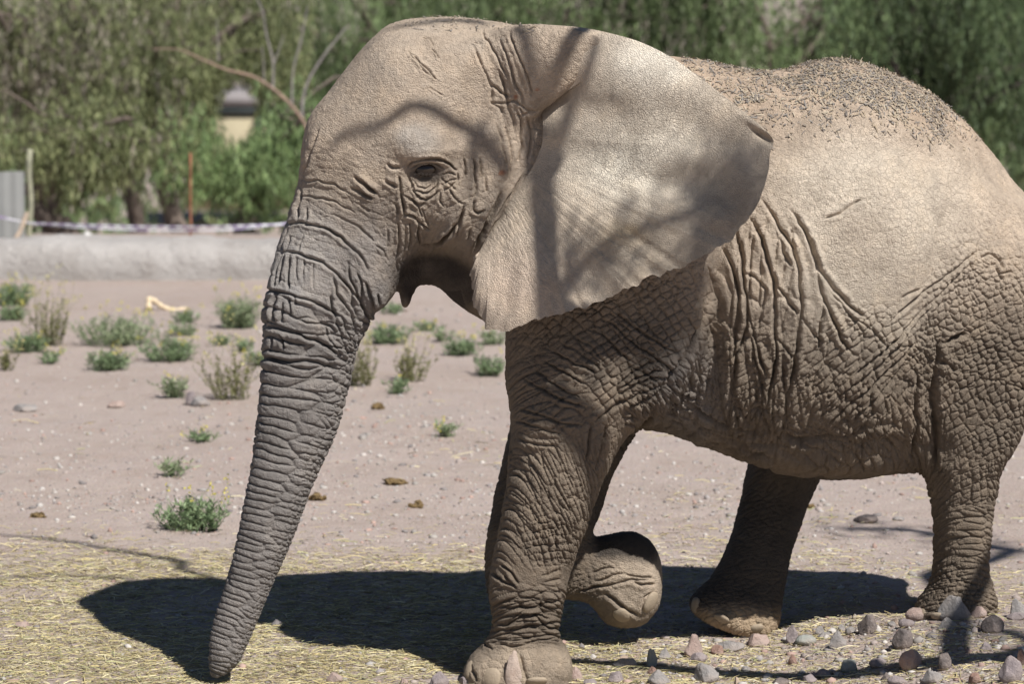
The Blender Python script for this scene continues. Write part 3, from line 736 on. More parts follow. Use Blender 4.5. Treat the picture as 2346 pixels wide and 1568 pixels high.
EARF = []
def make_ear(nt, ns, far):
    rows = spline(np.column_stack([EAR[:, 3], EAR[:, 4], EAR[:, 5] * 500, EAR]), nt)[:, 3:]
    ker = np.exp(-np.linspace(-2, 2, 2 * (nt // 14) + 1) ** 2); ker /= ker.sum()
    for cc in (2, 5):
        rows[:, cc] = np.convolve(np.pad(rows[:, cc], nt // 14, mode='edge'), ker, mode='valid')
    t = np.arange(nt)
    rag = vnoise(t * (440 / nt) * .21, t * 0., t * 0., 401) * 5 + vnoise(t * (440 / nt) * .55, t * 0., t * 0., 402) * 2.5
    low = sstep(.42, .55, t / nt)
    cu, cv = 1420, 380
    du, dv = rows[:, 3] - cu, rows[:, 4] - cv
    L = np.hypot(du, dv)
    rows[:, 3] += du / L * rag * low; rows[:, 4] += dv / L * rag * low
    s = 1 - (1 - np.linspace(0, 1, ns)) ** 1.15
    R, Eo = rows[:, None, :3], rows[:, None, 3:]
    G = R + (Eo - R) * s[None, :, None]
    u, v, y = G[..., 0].copy(), G[..., 1].copy(), G[..., 2].copy()
    ss = np.broadcast_to(s[None, :], u.shape)
    rr = np.hypot(u - 1150, v - 330) / 100
    y -= .055 * np.sin(np.pi * ss) ** 1.0
    for (a, b, ru, rv, an, amp) in [(1480,330,150,70,20,-.045),(1560,210,110,45,30,-.02),(1400,260,100,40,10,.03),(1600,420,80,50,-20,.035),(1690,380,40,80,0,-.02),(1540,470,60,40,0,-.02),
            (1330,480,80,90,0,-.03),(1450,560,70,40,-20,.025),(1240,620,80,90,0,-.02),(1350,620,60,50,0,.012),(1180,520,40,60,20,.01),(1650,500,40,30,-30,-.015),(1500,420,60,20,20,.012),(1748,312,30,8,35,.03),(1735,290,40,10,35,-.012)]:
        c, sn = math.cos(math.radians(an)), math.sin(math.radians(an))
        x1, x2 = ((u - a) * c + (v - b) * sn) / ru, (-(u - a) * sn + (v - b) * c) / rv
        y += amp * np.exp(-(x1 * x1 + x2 * x2))
    # upper lobe folding over the neck: lip above the line, hollow below
    d, sd = seg_dist(u, v, [(1222,258),(1250,240),(1290,215),(1335,186)])
    fade = sstep(1350, 1300, u)
    y += np.where(sd < 0, .02 * np.exp(-(d / 30) ** 2), .05 * np.exp(-(d / 30) ** 2)) * (1 - sstep(1280, 1350, u))
    # rippled hem and rays
    ang = np.arctan2(v - 330, u - 1180)
    low2 = sstep(.45, .6, np.linspace(0, 1, nt))[:, None]
    y += low2 * ss ** 4 * (.016 * vnoise(ang * 11, ss * 1.5, ss * 0, 405) + .008 * vnoise(ang * 26, ss * 3, ss * 0, 404)) + .0015 * low2 * ss * vnoise(ang * 30, ss * 4, ss * 0, 406)
    pw = np.stack([at(1, 1, 0)] * 1)  # noqa
    yc = (CV - v) / F_PX
    dy_, dz_ = ca_ + sa_ * yc, -sa_ + ca_ * yc
    T = (CAM_D + y) / dy_
    X = np.stack([(u - CU) / F_PX * T, y, CAM_H + dz_ * T], -1)
    def N3(f, sd): return vnoise(X[..., 0] * f, X[..., 1] * f, X[..., 2] * f, sd)
    fine = .010 * N3(6, 411) + .006 * N3(13, 412)
    # soft wrinkles at the root and across the lower lobe
    wr = vor2((X[..., 0] * .8 + X[..., 2] * .6) / .016 + .7 * N3(9, 414), (X[..., 0] * -.6 + X[..., 2] * .8) / .09, .8, 415)
    wr2 = vor2((X[..., 0] * -.5 + X[..., 2] * .86) / .022 + .7 * N3(9, 416), (X[..., 0] * .86 + X[..., 2] * .5) / .10, .8, 417)
    mk = np.exp(-(((u - 1160) / 60) ** 2 + ((v - 520) / 70) ** 2)) + .7 * np.exp(-(((u - 1240) / 70) ** 2 + ((v - 620) / 60) ** 2))
    mk2 = np.exp(-(((u - 1450) / 130) ** 2 + ((v - 580) / 45) ** 2)) * .8 + np.exp(-(((u - 1180) / 60) ** 2 + ((v - 560) / 60) ** 2)) * .4
    fine -= .006 * mk * (1 - np.exp(-wr * 6) - .6) + .005 * mk2 * (1 - np.exp(-wr2 * 6) - .6)
    X[..., 1] += fine
    if not far: EARF.append((u.ravel()[::3], v.ravel()[::3], X[..., 1].ravel()[::3]))
    th = .020 * (1 - ss) ** .7 + .005
    th[:, 0] = .03
    Bk = X.copy(); Bk[..., 1] += th
    # rounded rim: pull the outermost row of both sheets together
    Vv = np.vstack([X.reshape(-1, 3), Bk.reshape(-1, 3)])
    ii, jj = np.meshgrid(np.arange(nt - 1), np.arange(ns - 1), indexing='ij'); ii, jj = ii.ravel(), jj.ravel()
    F = np.stack([ii * ns + jj, ii * ns + jj + 1, (ii + 1) * ns + jj + 1, (ii + 1) * ns + jj], 1)
    o = nt * ns
    B = F[:, ::-1] + o
    k = np.arange(nt - 1)
    rim = np.stack([k * ns + ns - 1, k * ns + ns - 1 + o, (k + 1) * ns + ns - 1 + o, (k + 1) * ns + ns - 1], 1)
    k = np.arange(ns - 1)
    c0 = np.stack([k, k + o, k + 1 + o, k + 1], 1); c1 = np.stack([k, k + 1, k + 1 + o, k + o], 1) + (nt - 1) * ns
    Qe = np.vstack([F, B, rim, c0, c1])
    if far:
        Vv = Vv.copy()
        root = at(1200, 330, -.05)
        Vv = root + (Vv - root) * np.array([.86, -.9, .86]) + np.array([.02, .02, -.05])
        Qe = Qe[:, ::-1]
    else:
        # orient: front sheet must face the camera
        f = F[len(F) // 2]
        nn = np.cross(Vv[f[2]] - Vv[f[0]], Vv[f[3]] - Vv[f[1]])
        if nn[1] > 0: Qe = Qe[:, ::-1]
    uu, vv_ = np.concatenate([u.ravel(), u.ravel()]), np.concatenate([v.ravel(), v.ravel()])
    e1 = .6 * vnoise(uu / 60, vv_ / 60, uu * 0, 421) + .4 * vnoise(uu / 22, vv_ / 22, uu * 0, 422)
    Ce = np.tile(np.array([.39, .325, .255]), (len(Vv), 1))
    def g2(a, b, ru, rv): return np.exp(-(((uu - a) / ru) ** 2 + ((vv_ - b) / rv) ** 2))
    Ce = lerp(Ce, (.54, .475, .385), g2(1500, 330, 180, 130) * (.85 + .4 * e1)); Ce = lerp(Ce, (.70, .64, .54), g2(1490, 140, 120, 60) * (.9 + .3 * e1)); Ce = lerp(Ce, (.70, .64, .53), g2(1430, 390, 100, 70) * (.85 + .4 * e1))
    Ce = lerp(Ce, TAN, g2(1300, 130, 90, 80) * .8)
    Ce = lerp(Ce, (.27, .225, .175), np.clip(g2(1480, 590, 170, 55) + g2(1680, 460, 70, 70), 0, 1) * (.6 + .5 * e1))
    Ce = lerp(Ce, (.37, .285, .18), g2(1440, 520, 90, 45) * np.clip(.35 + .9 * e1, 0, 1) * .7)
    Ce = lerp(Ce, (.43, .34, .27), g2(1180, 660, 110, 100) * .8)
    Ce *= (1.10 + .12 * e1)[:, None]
    Ck = np.clip(g2(1520, 230, 200, 120) * 1.1 + g2(1420, 390, 130, 80), 0, 1)
    return Vv, Qe, Ce, Ck

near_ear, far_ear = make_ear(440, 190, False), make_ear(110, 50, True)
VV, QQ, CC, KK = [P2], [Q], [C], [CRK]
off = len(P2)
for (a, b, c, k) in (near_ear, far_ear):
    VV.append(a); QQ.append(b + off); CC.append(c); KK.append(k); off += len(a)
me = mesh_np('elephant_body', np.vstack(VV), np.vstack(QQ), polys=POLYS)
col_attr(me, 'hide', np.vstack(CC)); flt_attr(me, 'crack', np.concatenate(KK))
m = NT('elephant_hide')
co = m.coord()
hide = m.attr('hide'); crk = m.attr('crack', 'Fac')
nf = m.noise(co, 45, 6, .65); ng = m.noise(co, 7, 5, .6); nvf = m.noise(co, 260, 3, .6)
c = m.mix(1.0, hide, m.ramp(ng, [(.25, (.78, .77, .76)), (.5, (1., 1., 1.)), (.75, (1.16, 1.13, 1.08))]), 'MULTIPLY')
c = m.mix(1.0, c, m.ramp(nf, [(.25, (.80, .80, .80)), (.5, (1., 1., 1.)), (.78, (1.14, 1.12, 1.10))]), 'MULTIPLY')
wv = m.n('VectorMath', operation='ADD'); m.set(wv.inputs[0], co)
nz = m.n('TexNoise', Scale=30.0, Detail=3.0); m.set(nz.inputs['Vector'], co)
sc = m.n('VectorMath', operation='SCALE'); m.set(sc.inputs[0], nz.outputs['Color']); sc.inputs['Scale'].default_value = .022
m.set(wv.inputs[1], sc.outputs[0])
ve = m.vor(wv.outputs[0], 34, 'DISTANCE_TO_EDGE'); ve2 = m.vor(wv.outputs[0], 85, 'DISTANCE_TO_EDGE')
line = m.math('MULTIPLY', m.maprange(ve.outputs[0], .0, .075, 1, 0), crk)
line2 = m.math('MULTIPLY', m.maprange(ve2.outputs[0], .0, .12, .6, 0), crk)
line = m.math('MAXIMUM', line, line2)
c = m.mix(m.math('MULTIPLY', line, .52), c, (.18, .15, .125))
ves = m.vor(wv.outputs[0], 120, 'DISTANCE_TO_EDGE')
hgt = m.math('ADD', m.math('MULTIPLY', nf, .7), m.math('MULTIPLY', nvf, .22))
hgt = m.math('ADD', hgt, m.math('MULTIPLY', m.maprange(ves.outputs[0], 0, .25), .34))
hgt = m.math('SUBTRACT', hgt, m.math('MULTIPLY', line, .25))
MAT_HIDE = m.out(c, .88, m.bump(hgt, .007, .9))
m.b.inputs['Specular IOR Level'].default_value = .22

elephant = link('elephant', None)
elephant.empty_display_size = .3
foot = at(1187, 1580, -.42)
tag(elephant, 'dusty African elephant walking with one forefoot lifted and trunk hanging low', 'elephant')
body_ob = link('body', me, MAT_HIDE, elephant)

# ------------------------------------------------------------------ eye and toenails
def front_y(u, v):
    """depth of the hide or ear at a picture point"""
    best = []
    for (a, b, y) in ((EARF[0][0], EARF[0][1], EARF[0][2]), (U, V_, P2[:, 1])):
        k = (np.abs(a - u) < 7) & (np.abs(b - v) < 7)
        if k.any(): best.append(y[k].min())
    return min(best) if best else -.6

def surf(u, v, cond):
    d = (U - u) ** 2 + (V_ - v) ** 2
    d = np.where(cond, d, 1e9)
    k = np.argsort(d)[:60]
    k = k[d[k] < 60] if (d[k] < 60).any() else k[:1]
    kk = k[np.argmin(P2[k, 1])]
    nn = N[k].mean(0); nn /= np.linalg.norm(nn)
    return P2[kk], nn

def dome(name, c, nrm, up, ru, rv, h, mat, seg=28, rings=10, full=False, power=2.4):
    """flattened super-ellipsoid cap facing nrm"""
    nrm = nrm / np.linalg.norm(nrm)
    e2 = up - nrm * (up @ nrm); e2 /= np.linalg.norm(e2); e1 = np.cross(e2, nrm)
    V, F = [], []
    for r in range(rings + 1):
        a = (r / rings) * math.pi * (1 if full else .62)
        for s in range(seg):
            b = s / seg * 2 * math.pi
            cb, sb = math.cos(b), math.sin(b)
            cb = math.copysign(abs(cb) ** (2 / power), cb); sb = math.copysign(abs(sb) ** (2 / power), sb)
            V.append(c + e1 * ru * math.sin(a) * cb + e2 * rv * math.sin(a) * sb + nrm * h * math.cos(a))
    for r in range(rings):
        for s in range(seg):
            F.append((r * seg + s, (r + 1) * seg + s, (r + 1) * seg + (s + 1) % seg, r * seg + (s + 1) % seg))
    return link(name, mesh_np(name, np.array(V), np.array(F)), mat, elephant)

m = NT('eye_wet')
MAT_EYE = m.out(m.mix(m.noise(m.coord(), 60), (.012, .009, .007), (.03, .02, .013)), .12)
m.b.inputs['Specular IOR Level'].default_value = .5
m = NT('toenail_horn')
co = m.coord()
MAT_NAIL = m.out(m.mix(m.noise(co, 30, 5), (.27, .215, .155), (.36, .29, .21)), .7, m.bump(m.noise(co, 120, 4), .004, .6))
UPV = np.array([0., 0., 1.])
pe, ne = surf(978, 398, nearside)
dome('eye', pe - np.array([0, .006, -.002]), np.array([-.12, -1, .05]), UPV, .043, .029, .020, MAT_EYE, full=True, power=2)
hairs = []
for k in range(26):
    f = k / 25
    b = at(952 + 52 * f, 386 + 6 * (2 * f - 1) ** 2 + 8 * f, pe[1] - .012)
    d = np.array([(f - .45) * .6, -.55, -.75 + .1 * math.sin(k * 2.1)]); d /= np.linalg.norm(d)
    hairs.append((b, b + d * (.026 + .006 * math.sin(k * 1.7)) ))
Vh, Fh = [], []
for a, b in hairs:
    n0 = len(Vh)
    for p, r in ((a, .0009), ((a + b) / 2 + np.array([0, -.003, 0]), .0007), (b, .0002)):
        for s in range(3):
            q = s * 2.094
            Vh.append(p + np.array([math.cos(q) * r, math.sin(q) * r, 0]))
    for r in range(2):
        for s in range(3):
            Fh.append((n0 + r * 3 + s, n0 + r * 3 + (s + 1) % 3, n0 + (r + 1) * 3 + (s + 1) % 3, n0 + (r + 1) * 3 + s))
m = NT('lash_hair')
MAT_LASH = m.out((.05, .04, .035), .6)
link('eyelashes', mesh_np('eyelashes', np.array(Vh), np.array(Fh)), MAT_LASH, elephant)
frontn = (PY < -.1)
for (u, v, ru, rv, cnd, tilt) in [(1073,1534,.030,.044,frontn,0),(1121,1549,.047,.046,frontn,0),(1232,1566,.050,.036,frontn,0),
                                   (1497,1384,.040,.056,(PY > .1) & (PY < .5),.5),(1424,1418,.040,.046,(PY > .1) & (PY < .5),-.6),
                                   (1588,1388,.030,.040,(PY > .3),0),(1648,1420,.044,.036,(PY > .3),-.2),(1735,1448,.036,.03,(PY > .3),-.2),
                                   (2108,1412,.034,.034,(PY < .45) & (U > 2000),0),(2150,1420,.04,.034,(PY < .45) & (U > 2000),0),(2215,1424,.04,.034,(PY < .45) & (U > 2000),0)]:
    p, nn = surf(u, v, cnd)
    nn = nn + np.array([0, -.35, 0])
    dome('toenail', p - nn / np.linalg.norm(nn) * .009, nn, np.array([tilt, 0, 1.]), ru * .88, rv * .88, .016, MAT_NAIL)
# ------------------------------------------------------------------ shared builders
def tube(pts, rad, seg=8, cap=True):
    pts = np.asarray(pts, float); rad = np.asarray(rad, float)
    n = len(pts)
    tg = np.gradient(pts, axis=0); tg /= np.linalg.norm(tg, axis=1)[:, None] + 1e-9
    ref = np.array([0.31, 0.22, 0.92]); V = []
    for k in range(n):
        a = np.cross(tg[k], ref)
        if np.linalg.norm(a) < .15: a = np.cross(tg[k], [1., 0, 0])
        a /= np.linalg.norm(a); b = np.cross(tg[k], a)
        th = np.arange(seg) * 2 * math.pi / seg
        V.append(pts[k] + rad[k] * (np.cos(th)[:, None] * a + np.sin(th)[:, None] * b))
    V = np.vstack(V)
    i, j = np.meshgrid(np.arange(n - 1), np.arange(seg), indexing='ij'); i, j = i.ravel(), j.ravel()
    Fq = np.stack([i * seg + j, i * seg + (j + 1) % seg, (i + 1) * seg + (j + 1) % seg, (i + 1) * seg + j], 1)
    return V, Fq

class Bag:
    """collects quads, with a colour per vertex"""
    def __init__(self): self.V, self.Q, self.C, self.n = [], [], [], 0
    def add(self, V, Fq, C=(1, 1, 1)):
        self.V.append(V); self.Q.append(np.asarray(Fq) + self.n); self.n += len(V)
        C = np.asarray(C, float)
        self.C.append(np.tile(C, (len(V), 1)) if C.ndim == 1 else C)
    def tube(self, pts, rad, seg=8, C=(1, 1, 1)): self.add(*tube(pts, rad, seg), C)
    def mesh(self, name, smooth=True):
        me = mesh_np(name, np.vstack(self.V), np.vstack(self.Q), smooth=smooth)
        col_attr(me, 'tint', np.vstack(self.C)); return me

def wig(p0, p1, n, amp, rng):
    """wandering line between two points"""
    t = np.linspace(0, 1, n)[:, None]
    k = rng.normal(0, amp, (4, 3))
    w = sum(k[i] * np.sin((i + 1) * math.pi * t) / (i + 1) for i in range(4))
    return np.asarray(p0) * (1 - t) + np.asarray(p1) * t + w

def on_ground(u, v):
    y = 0.0
    lo, hi = -3.0, 200.0
    for _ in range(50):
        y = (lo + hi) / 2
        p = at(u, v, y)
        if p[2] > gz(p[0], p[1]): lo = y
        else: hi = y
    p = at(u, v, y); p[2] = float(gz(p[0], p[1])); return p

def leaf_cards(B, pos, dirs, L, Wd, C, rng, fold=True):
    """thin pointed leaves: rhombus quads from pos along dirs"""
    n = len(pos)
    r = rng.normal(0, 1, (n, 3)); s = np.cross(dirs, r); s /= np.linalg.norm(s, axis=1)[:, None] + 1e-9
    a, b = pos, pos + dirs * L[:, None]
    mid = pos + dirs * (L * .45)[:, None]
    w = (Wd / 2)[:, None]
    V = np.stack([a, mid + s * w, b, mid - s * w], 1).reshape(-1, 3)
    Fq = np.arange(4 * n).reshape(-1, 4)
    B.add(V, Fq, np.repeat(C, 4, axis=0))

def foliage_mat(name, trans=.25):
    m = NT(name)
    c = m.attr('tint')
    m.out(c, .6)
    m.b.inputs['Specular IOR Level'].default_value = .3
    tr = m.n('BsdfTranslucent'); m.set(tr.inputs[0], c)
    mx = m.n('MixShader'); mx.inputs[0].default_value = trans
    m.t.links.new(m.b.outputs[0], mx.inputs[1]); m.t.links.new(tr.outputs[0], mx.inputs[2])
    m.t.links.new(mx.outputs[0], m.t.nodes['Material Output'].inputs[0])
    return m.m
MAT_LEAF = foliage_mat('leaf')
m = NT('bark'); co = m.coord()
MAT_BARK = m.out(m.mix(1.0, m.attr('tint'), m.ramp(m.noise(co, 9, 6), [(.3, (.6, .6, .6)), (.7, (1.2, 1.15, 1.1))]), 'MULTIPLY'), .9, m.bump(m.noise(co, 30, 5), .02, .8))
m = NT('dry_twig'); co = m.coord()
MAT_TINT = m.out(m.attr('tint'), .9)

# ------------------------------------------------------------------ the low bank and what stands behind it
BY = 16.4
def bank_profile(n=26):
    a = np.linspace(0, math.pi, n)
    return np.stack([-.42 * np.sign(np.cos(a)) * np.abs(np.cos(a)) ** .75, .372 * np.sin(a) ** .55], 1)
pr = bank_profile()
bx_ = np.arange(-24, 24.01, .06)
Vb = np.zeros((len(bx_), len(pr), 3))
nb = vnoise(bx_ * .35, bx_ * 0, bx_ * 0, 501)
Vb[..., 0] = bx_[:, None]; Vb[..., 1] = BY + .25 * nb[:, None] + pr[None, :, 0] * (1 + .15 * vnoise(bx_ * .8, bx_ * 0, bx_ * 0, 502)[:, None])
Vb[..., 2] = -.03 + pr[None, :, 1] * (1 + .07 * vnoise(bx_ * .6, bx_ * 0, bx_ * 0, 503) + .05 * vnoise(bx_ * 2.2, bx_ * 0, bx_ * 0, 504))[:, None]
fl = Vb.reshape(-1, 3)
fl += .02 * np.stack([vnoise(*(fl.T * 5), 505 + k) for k in range(3)], 1) + .012 * np.stack([vnoise(*(fl.T * 14), 508 + k) for k in range(3)], 1)
ni, nj = Vb.shape[:2]
i, j = np.meshgrid(np.arange(ni - 1), np.arange(nj - 1), indexing='ij'); i, j = i.ravel(), j.ravel()
m = NT('bank_rubble'); co = m.coord()
sepz = m.n('SeparateXYZ'); m.set(sepz.inputs[0], co)
c = m.ramp(m.noise(co, 3, 6, .65), [(.3, (.36, .33, .305)), (.5, (.43, .40, .375)), (.7, (.50, .47, .44))])
c = m.mix(m.maprange(m.noise(co, 1.1, 3), .5, .7, 0, .5), c, (.30, .27, .24))
MAT_BANK = m.out(c, .95, m.bump(m.noise(co, 16, 6, .7), .05, .9))
bank = link('retaining_bank', mesh_np('retaining_bank', fl, np.stack([i * nj + j, i * nj + j + 1, (i + 1) * nj + j + 1, (i + 1) * nj + j], 1)[:, ::-1]), MAT_BANK)
tag(bank, 'low rounded grey rubble bank closing off the bare yard', 'bank')

def bar(name, p0, p1, r, mat, seg=10, parent=None, wob=.01, tint=(1, 1, 1), taper=1.0, n=9):
    rng = np.random.default_rng(int(abs(p0[0]) * 1000) % 9999)
    B = Bag()
    pts = wig(p0, p1, n, wob, rng)
    rad = np.linspace(r, r * taper, n) * (1 + .05 * rng.normal(0, 1, n))
    dv = (pts[-1] - pts[0]) / np.linalg.norm(pts[-1] - pts[0]) * .002
    pts = np.vstack([pts[0] - dv, pts, pts[-1] + dv]); rad = np.concatenate([[r * .05], rad, [r * .05]])
    B.tube(pts, rad, seg, tint)
    return link(name, B.mesh(name), mat, parent)

post = bar('wooden_post', at(69, 600, 17.6), at(69, 342, 17.6), .027, MAT_BARK, tint=(.33, .33, .24))
tag(post, 'pale weathered wooden post standing beside the grey sheet panel', 'post')
lean = bar('leaning_pole', at(30, 570, 17.2), at(62, 488, 17.5), .022, MAT_BARK, tint=(.40, .32, .25))
tag(lean, 'short brown pole leaning against the pale wooden post', 'pole')
rod = bar('iron_rod', at(436, 600, 17.8), at(436, 350, 17.8), .011, MAT_BARK, tint=(.34, .15, .09), wob=.004)
tag(rod, 'thin rusty red iron rod holding up the striped tape', 'rod')
rod2 = bar('iron_rod', at(700, 600, 17.9), at(700, 440, 17.9), .013, MAT_BARK, tint=(.30, .16, .11), wob=.004)
tag(rod2, 'rusty iron rod at the end of the striped tape behind the trunk', 'rod')
# grey corrugated sheet
pa, pb, pc = at(-160, 600, 18.2), at(58, 600, 18.2), at(58, 395, 18.2)
nw = 120; hh = pc[2] - pa[2]
B = Bag()
xs = np.linspace(pa[0], pb[0], nw)
for s in (0, .008):
    V = np.vstack([np.stack([xs, 18.2 + s - 4 + 4 + .004 * np.sin(xs * 55), np.full(nw, pa[2])], 1), np.stack([xs, 18.2 + s + .004 * np.sin(xs * 55) + .04, pa[2] + hh * (1 + .01 * np.sin(xs * 9))], 1)])
    k = np.arange(nw - 1)
    B.add(V, np.stack([k, k + 1, k + 1 + nw, k + nw], 1), (.30, .33, .32))
m = NT('sheet_metal'); co = m.coord()
MAT_SHEET = m.out(m.mix(m.noise(co, 4, 5), (.22, .22, .21), (.33, .33, .315)), .6)
panel = link('sheet_panel', B.mesh('sheet_panel'), MAT_SHEET)
tag(panel, 'grey corrugated sheet panel leaning upright behind the bank', 'panel')

# barrier tape, white with violet stripes: woven band between the posts
def tape(name, pts, w, label, dash, mat):
    pts = spline(np.array(pts), 160)
    L = np.concatenate([[0], np.cumsum(np.linalg.norm(np.diff(pts, axis=0), axis=1))])
    n = len(pts)
    tw = .5 * vnoise(L * 1.3, L * 0, L * 0, 530)
    up = np.stack([0 * tw, np.sin(tw), np.cos(tw)], 1) * w / 2
    V = np.vstack([pts + up, pts - up, pts + up + [0, .002, 0], pts - up + [0, .002, 0]])
    k = np.arange(n - 1)
    Fq = np.vstack([np.stack([k + n, k + 1 + n, k + 1, k], 1), np.stack([k + 2 * n, k + 1 + 2 * n, k + 1 + 3 * n, k + 3 * n], 1)])
    me = mesh_np(name, V, Fq)
    flt_attr(me, 'along', np.tile(L, 4))
    o = link(name, me, mat); tag(o, label, 'barrier tape')
    return o
def tape_mat(name, per, duty):
    m = NT(name)
    fr = m.math('FRACT', m.math('DIVIDE', m.attr('along', 'Fac'), per))
    return m.out(m.mix(m.math('LESS_THAN', fr, duty), (.74, .73, .78), (.36, .30, .43)), .5)
tape('barrier_tape', [at(-120, 488, 17.55), at(0, 499, 17.55), at(70, 510, 17.57), at(220, 516, 17.6), at(330, 519, 17.7), at(436, 519, 17.78), at(560, 517, 17.8), at(700, 512, 17.88)], .018,
     'upper striped white and violet tape stretched from post to iron rod', 1, tape_mat('tape_dashed', .115, .52))
tape('barrier_tape', [at(-120, 470, 17.2), at(0, 496, 17.3), at(69, 511, 17.55), at(200, 522, 17.6), at(320, 527, 17.65), at(436, 528, 17.77), at(540, 525, 17.8), at(700, 506, 17.87)], .017,
     'lower sagging violet and white tape hanging below the dashed one', 1, tape_mat('tape_plain', .46, .25))

# white stump of masonry and rubble lumps behind the tape
def rock_mesh(name, w, h, d, seed, round_=.3, cuts=9, lean=0.0, sub=4, rough=.03):
    """boulder: sphere cut by random planes, then roughened; base at z = 0 (sunk a little)"""
    rng = np.random.default_rng(seed)
    import bmesh
    bm = bmesh.new(); bmesh.ops.create_icosphere(bm, subdivisions=sub, radius=1.0)
    V = np.array([v.co[:] for v in bm.verts]); Fq = np.array([[v.index for v in f.verts] for f in bm.faces]); bm.free()
    for _ in range(cuts):
        nn = rng.normal(0, 1, 3); nn[2] = nn[2] * .8 + .15; nn /= np.linalg.norm(nn)
        nn[2] = abs(nn[2]); dd = rng.uniform(.34, .62) * (1 - round_) + .93 * round_
        ex = V @ nn - dd
        V = V - np.maximum(ex, 0)[:, None] * nn
    V[:, 0] /= np.abs(V[:, 0]).max(); V[:, 1] /= np.abs(V[:, 1]).max()
    zmin, zmax = V[:, 2].min(), V[:, 2].max()
    V[:, 2] = (V[:, 2] - zmin) / (zmax - zmin)
    V[:, :2] *= (1.08 - (rng.uniform(.25, .6) * (1 - round_) ** 1.5) * V[:, 2:3] ** 1.3)
    s = rng.uniform(0, 50)
    nz1 = np.stack([vnoise(*(V.T * 2.2 + s), k) for k in range(3)], 1); nz2 = np.stack([vnoise(*(V.T * 6 + s), k + 3) for k in range(3)], 1)
    V = V + rough * 1.6 * nz1 + rough * .8 * nz2 + rough * .4 * np.stack([vnoise(*(V.T * 15 + s), k + 6) for k in range(3)], 1)
    V[:, 0] += lean * V[:, 2]
    V = V * np.array([w / 2, d / 2, h * 1.18]); V[:, 2] -= h * .18
    return mesh_np(name, V, tris=Fq)

def stone_mat(name, a, b, spk=(.5, .47, .45), spk_amt=.25):
    m = NT(name); co = m.coord()
    c = m.mix(m.maprange(m.noise(co, 18, 6, .65), .3, .7), a, b)
    c = m.mix(m.maprange(m.noise(co, 140, 3), .58, .72, 0, spk_amt), c, spk)
    c = m.mix(m.maprange(m.noise(co, 9, 4), .42, .7, 0, .65), c, (.33, .265, .225))
    h = m.math('ADD', m.noise(co, 40, 6, .7), m.math('MULTIPLY', m.noise(co, 200, 3), .3))
    return m.out(c, .9, m.bump(h, .012, .9))
SM = {'grey': stone_mat('stone_grey', (.20, .187, .18), (.33, .31, .295)), 'dark': stone_mat('stone_dark', (.10, .085, .08), (.18, .15, .14)),
      'mauve': stone_mat('stone_mauve', (.21, .175, .175), (.31, .265, .265)), 'pink': stone_mat('stone_pink', (.33, .235, .20), (.42, .32, .28)),
      'salmon': stone_mat('stone_salmon', (.40, .26, .205), (.47, .33, .27)), 'green': stone_mat('stone_greenish', (.25, .265, .24), (.36, .37, .335), spk_amt=.1),
      'tan': stone_mat('stone_tan', (.36, .27, .20), (.46, .36, .28)), 'red': stone_mat('stone_red', (.21, .125, .095), (.30, .19, .15)),
      'white': stone_mat('stone_white', (.55, .54, .52), (.68, .67, .65), spk_amt=.1)}
st = link('masonry_stump', rock_mesh('masonry_stump', .24, .34, .2, 77, cuts=14, rough=.05), SM['white'])
p = at(205, 546, 17.3); st.location = (p[0], p[1], -.06 + p[2] * .5 - .1)
tag(st, 'white broken masonry stump standing behind the bank under the tape', 'stump')

# ------------------------------------------------------------------ far house seen through the trees
HY = 86.0
def hp(u, v): return at(u, v, HY)
house = link('house', None); a = hp(545, 400); house.location = (0, 0, 0)
tag(house, 'small ochre house with pale grey flat roof glimpsed between the trees', 'house')
def cuboid(name, lo, hi, mat, parent):
    x0, y0, z0 = lo; x1, y1, z1 = hi
    V = np.array([(x, y, z) for x in (x0, x1) for y in (y0, y1) for z in (z0, z1)])
    Fq = np.array([(0, 1, 3, 2), (4, 6, 7, 5), (0, 4, 5, 1), (2, 3, 7, 6), (0, 2, 6, 4), (1, 5, 7, 3)])
    return link(name, mesh_np(name, V, Fq, smooth=False), mat, parent)
m = NT('ochre_wall'); MAT_OCHRE = m.out(m.mix(m.noise(m.coord(), 1.5, 5), (.36, .31, .20), (.44, .38, .26)), .9)
m = NT('roof_grey'); MAT_ROOF = m.out(m.mix(m.noise(m.coord(), 2, 5), (.22, .20, .20), (.32, .29, .28)), .9)
m = NT('house_dark'); MAT_HDARK = m.out((.05, .06, .06), .5)
xl, xr = hp(420, 300)[0], hp(720, 300)[0]
zb, zt, zr = hp(545, 420)[2] - .8, hp(545, 262)[2], hp(545, 215)[2]
cuboid('wall', (xl, HY, zb), (xr, HY + 5, zt), MAT_OCHRE, house)
cuboid('roof', (xl - .3, HY - .12, zt + .25), (xr + .3, HY + 5.4, zr), MAT_ROOF, house)
cuboid('fascia', (xl - .25, HY - .08, zt), (xr + .25, HY + 5.3, zt + .248), MAT_HDARK, house)
cuboid('door', (hp(592, 300)[0] - .12, HY - .05, zb), (hp(592, 300)[0] + .12, HY - .003, zt - .1), MAT_HDARK, house)
cuboid('window', (hp(655, 300)[0] - .3, HY - .04, zt - .9), (hp(655, 300)[0] + .3, HY - .003, zt - .3), MAT_HDARK, house)
# ------------------------------------------------------------------ trees beyond the bank (weeping pepper trees and scrub)
PAL = {'olive': [(.17, .19, .085), (.235, .25, .12), (.12, .14, .06)], 'fresh': [(.175, .25, .10), (.24, .32, .135), (.125, .18, .075)],
       'dark': [(.10, .145, .065), (.15, .20, .09), (.07, .10, .048)], 'dry': [(.25, .22, .17), (.21, .20, .13), (.32, .28, .23)], 'green': [(.16, .215, .095), (.215, .275, .125), (.115, .16, .07)]}

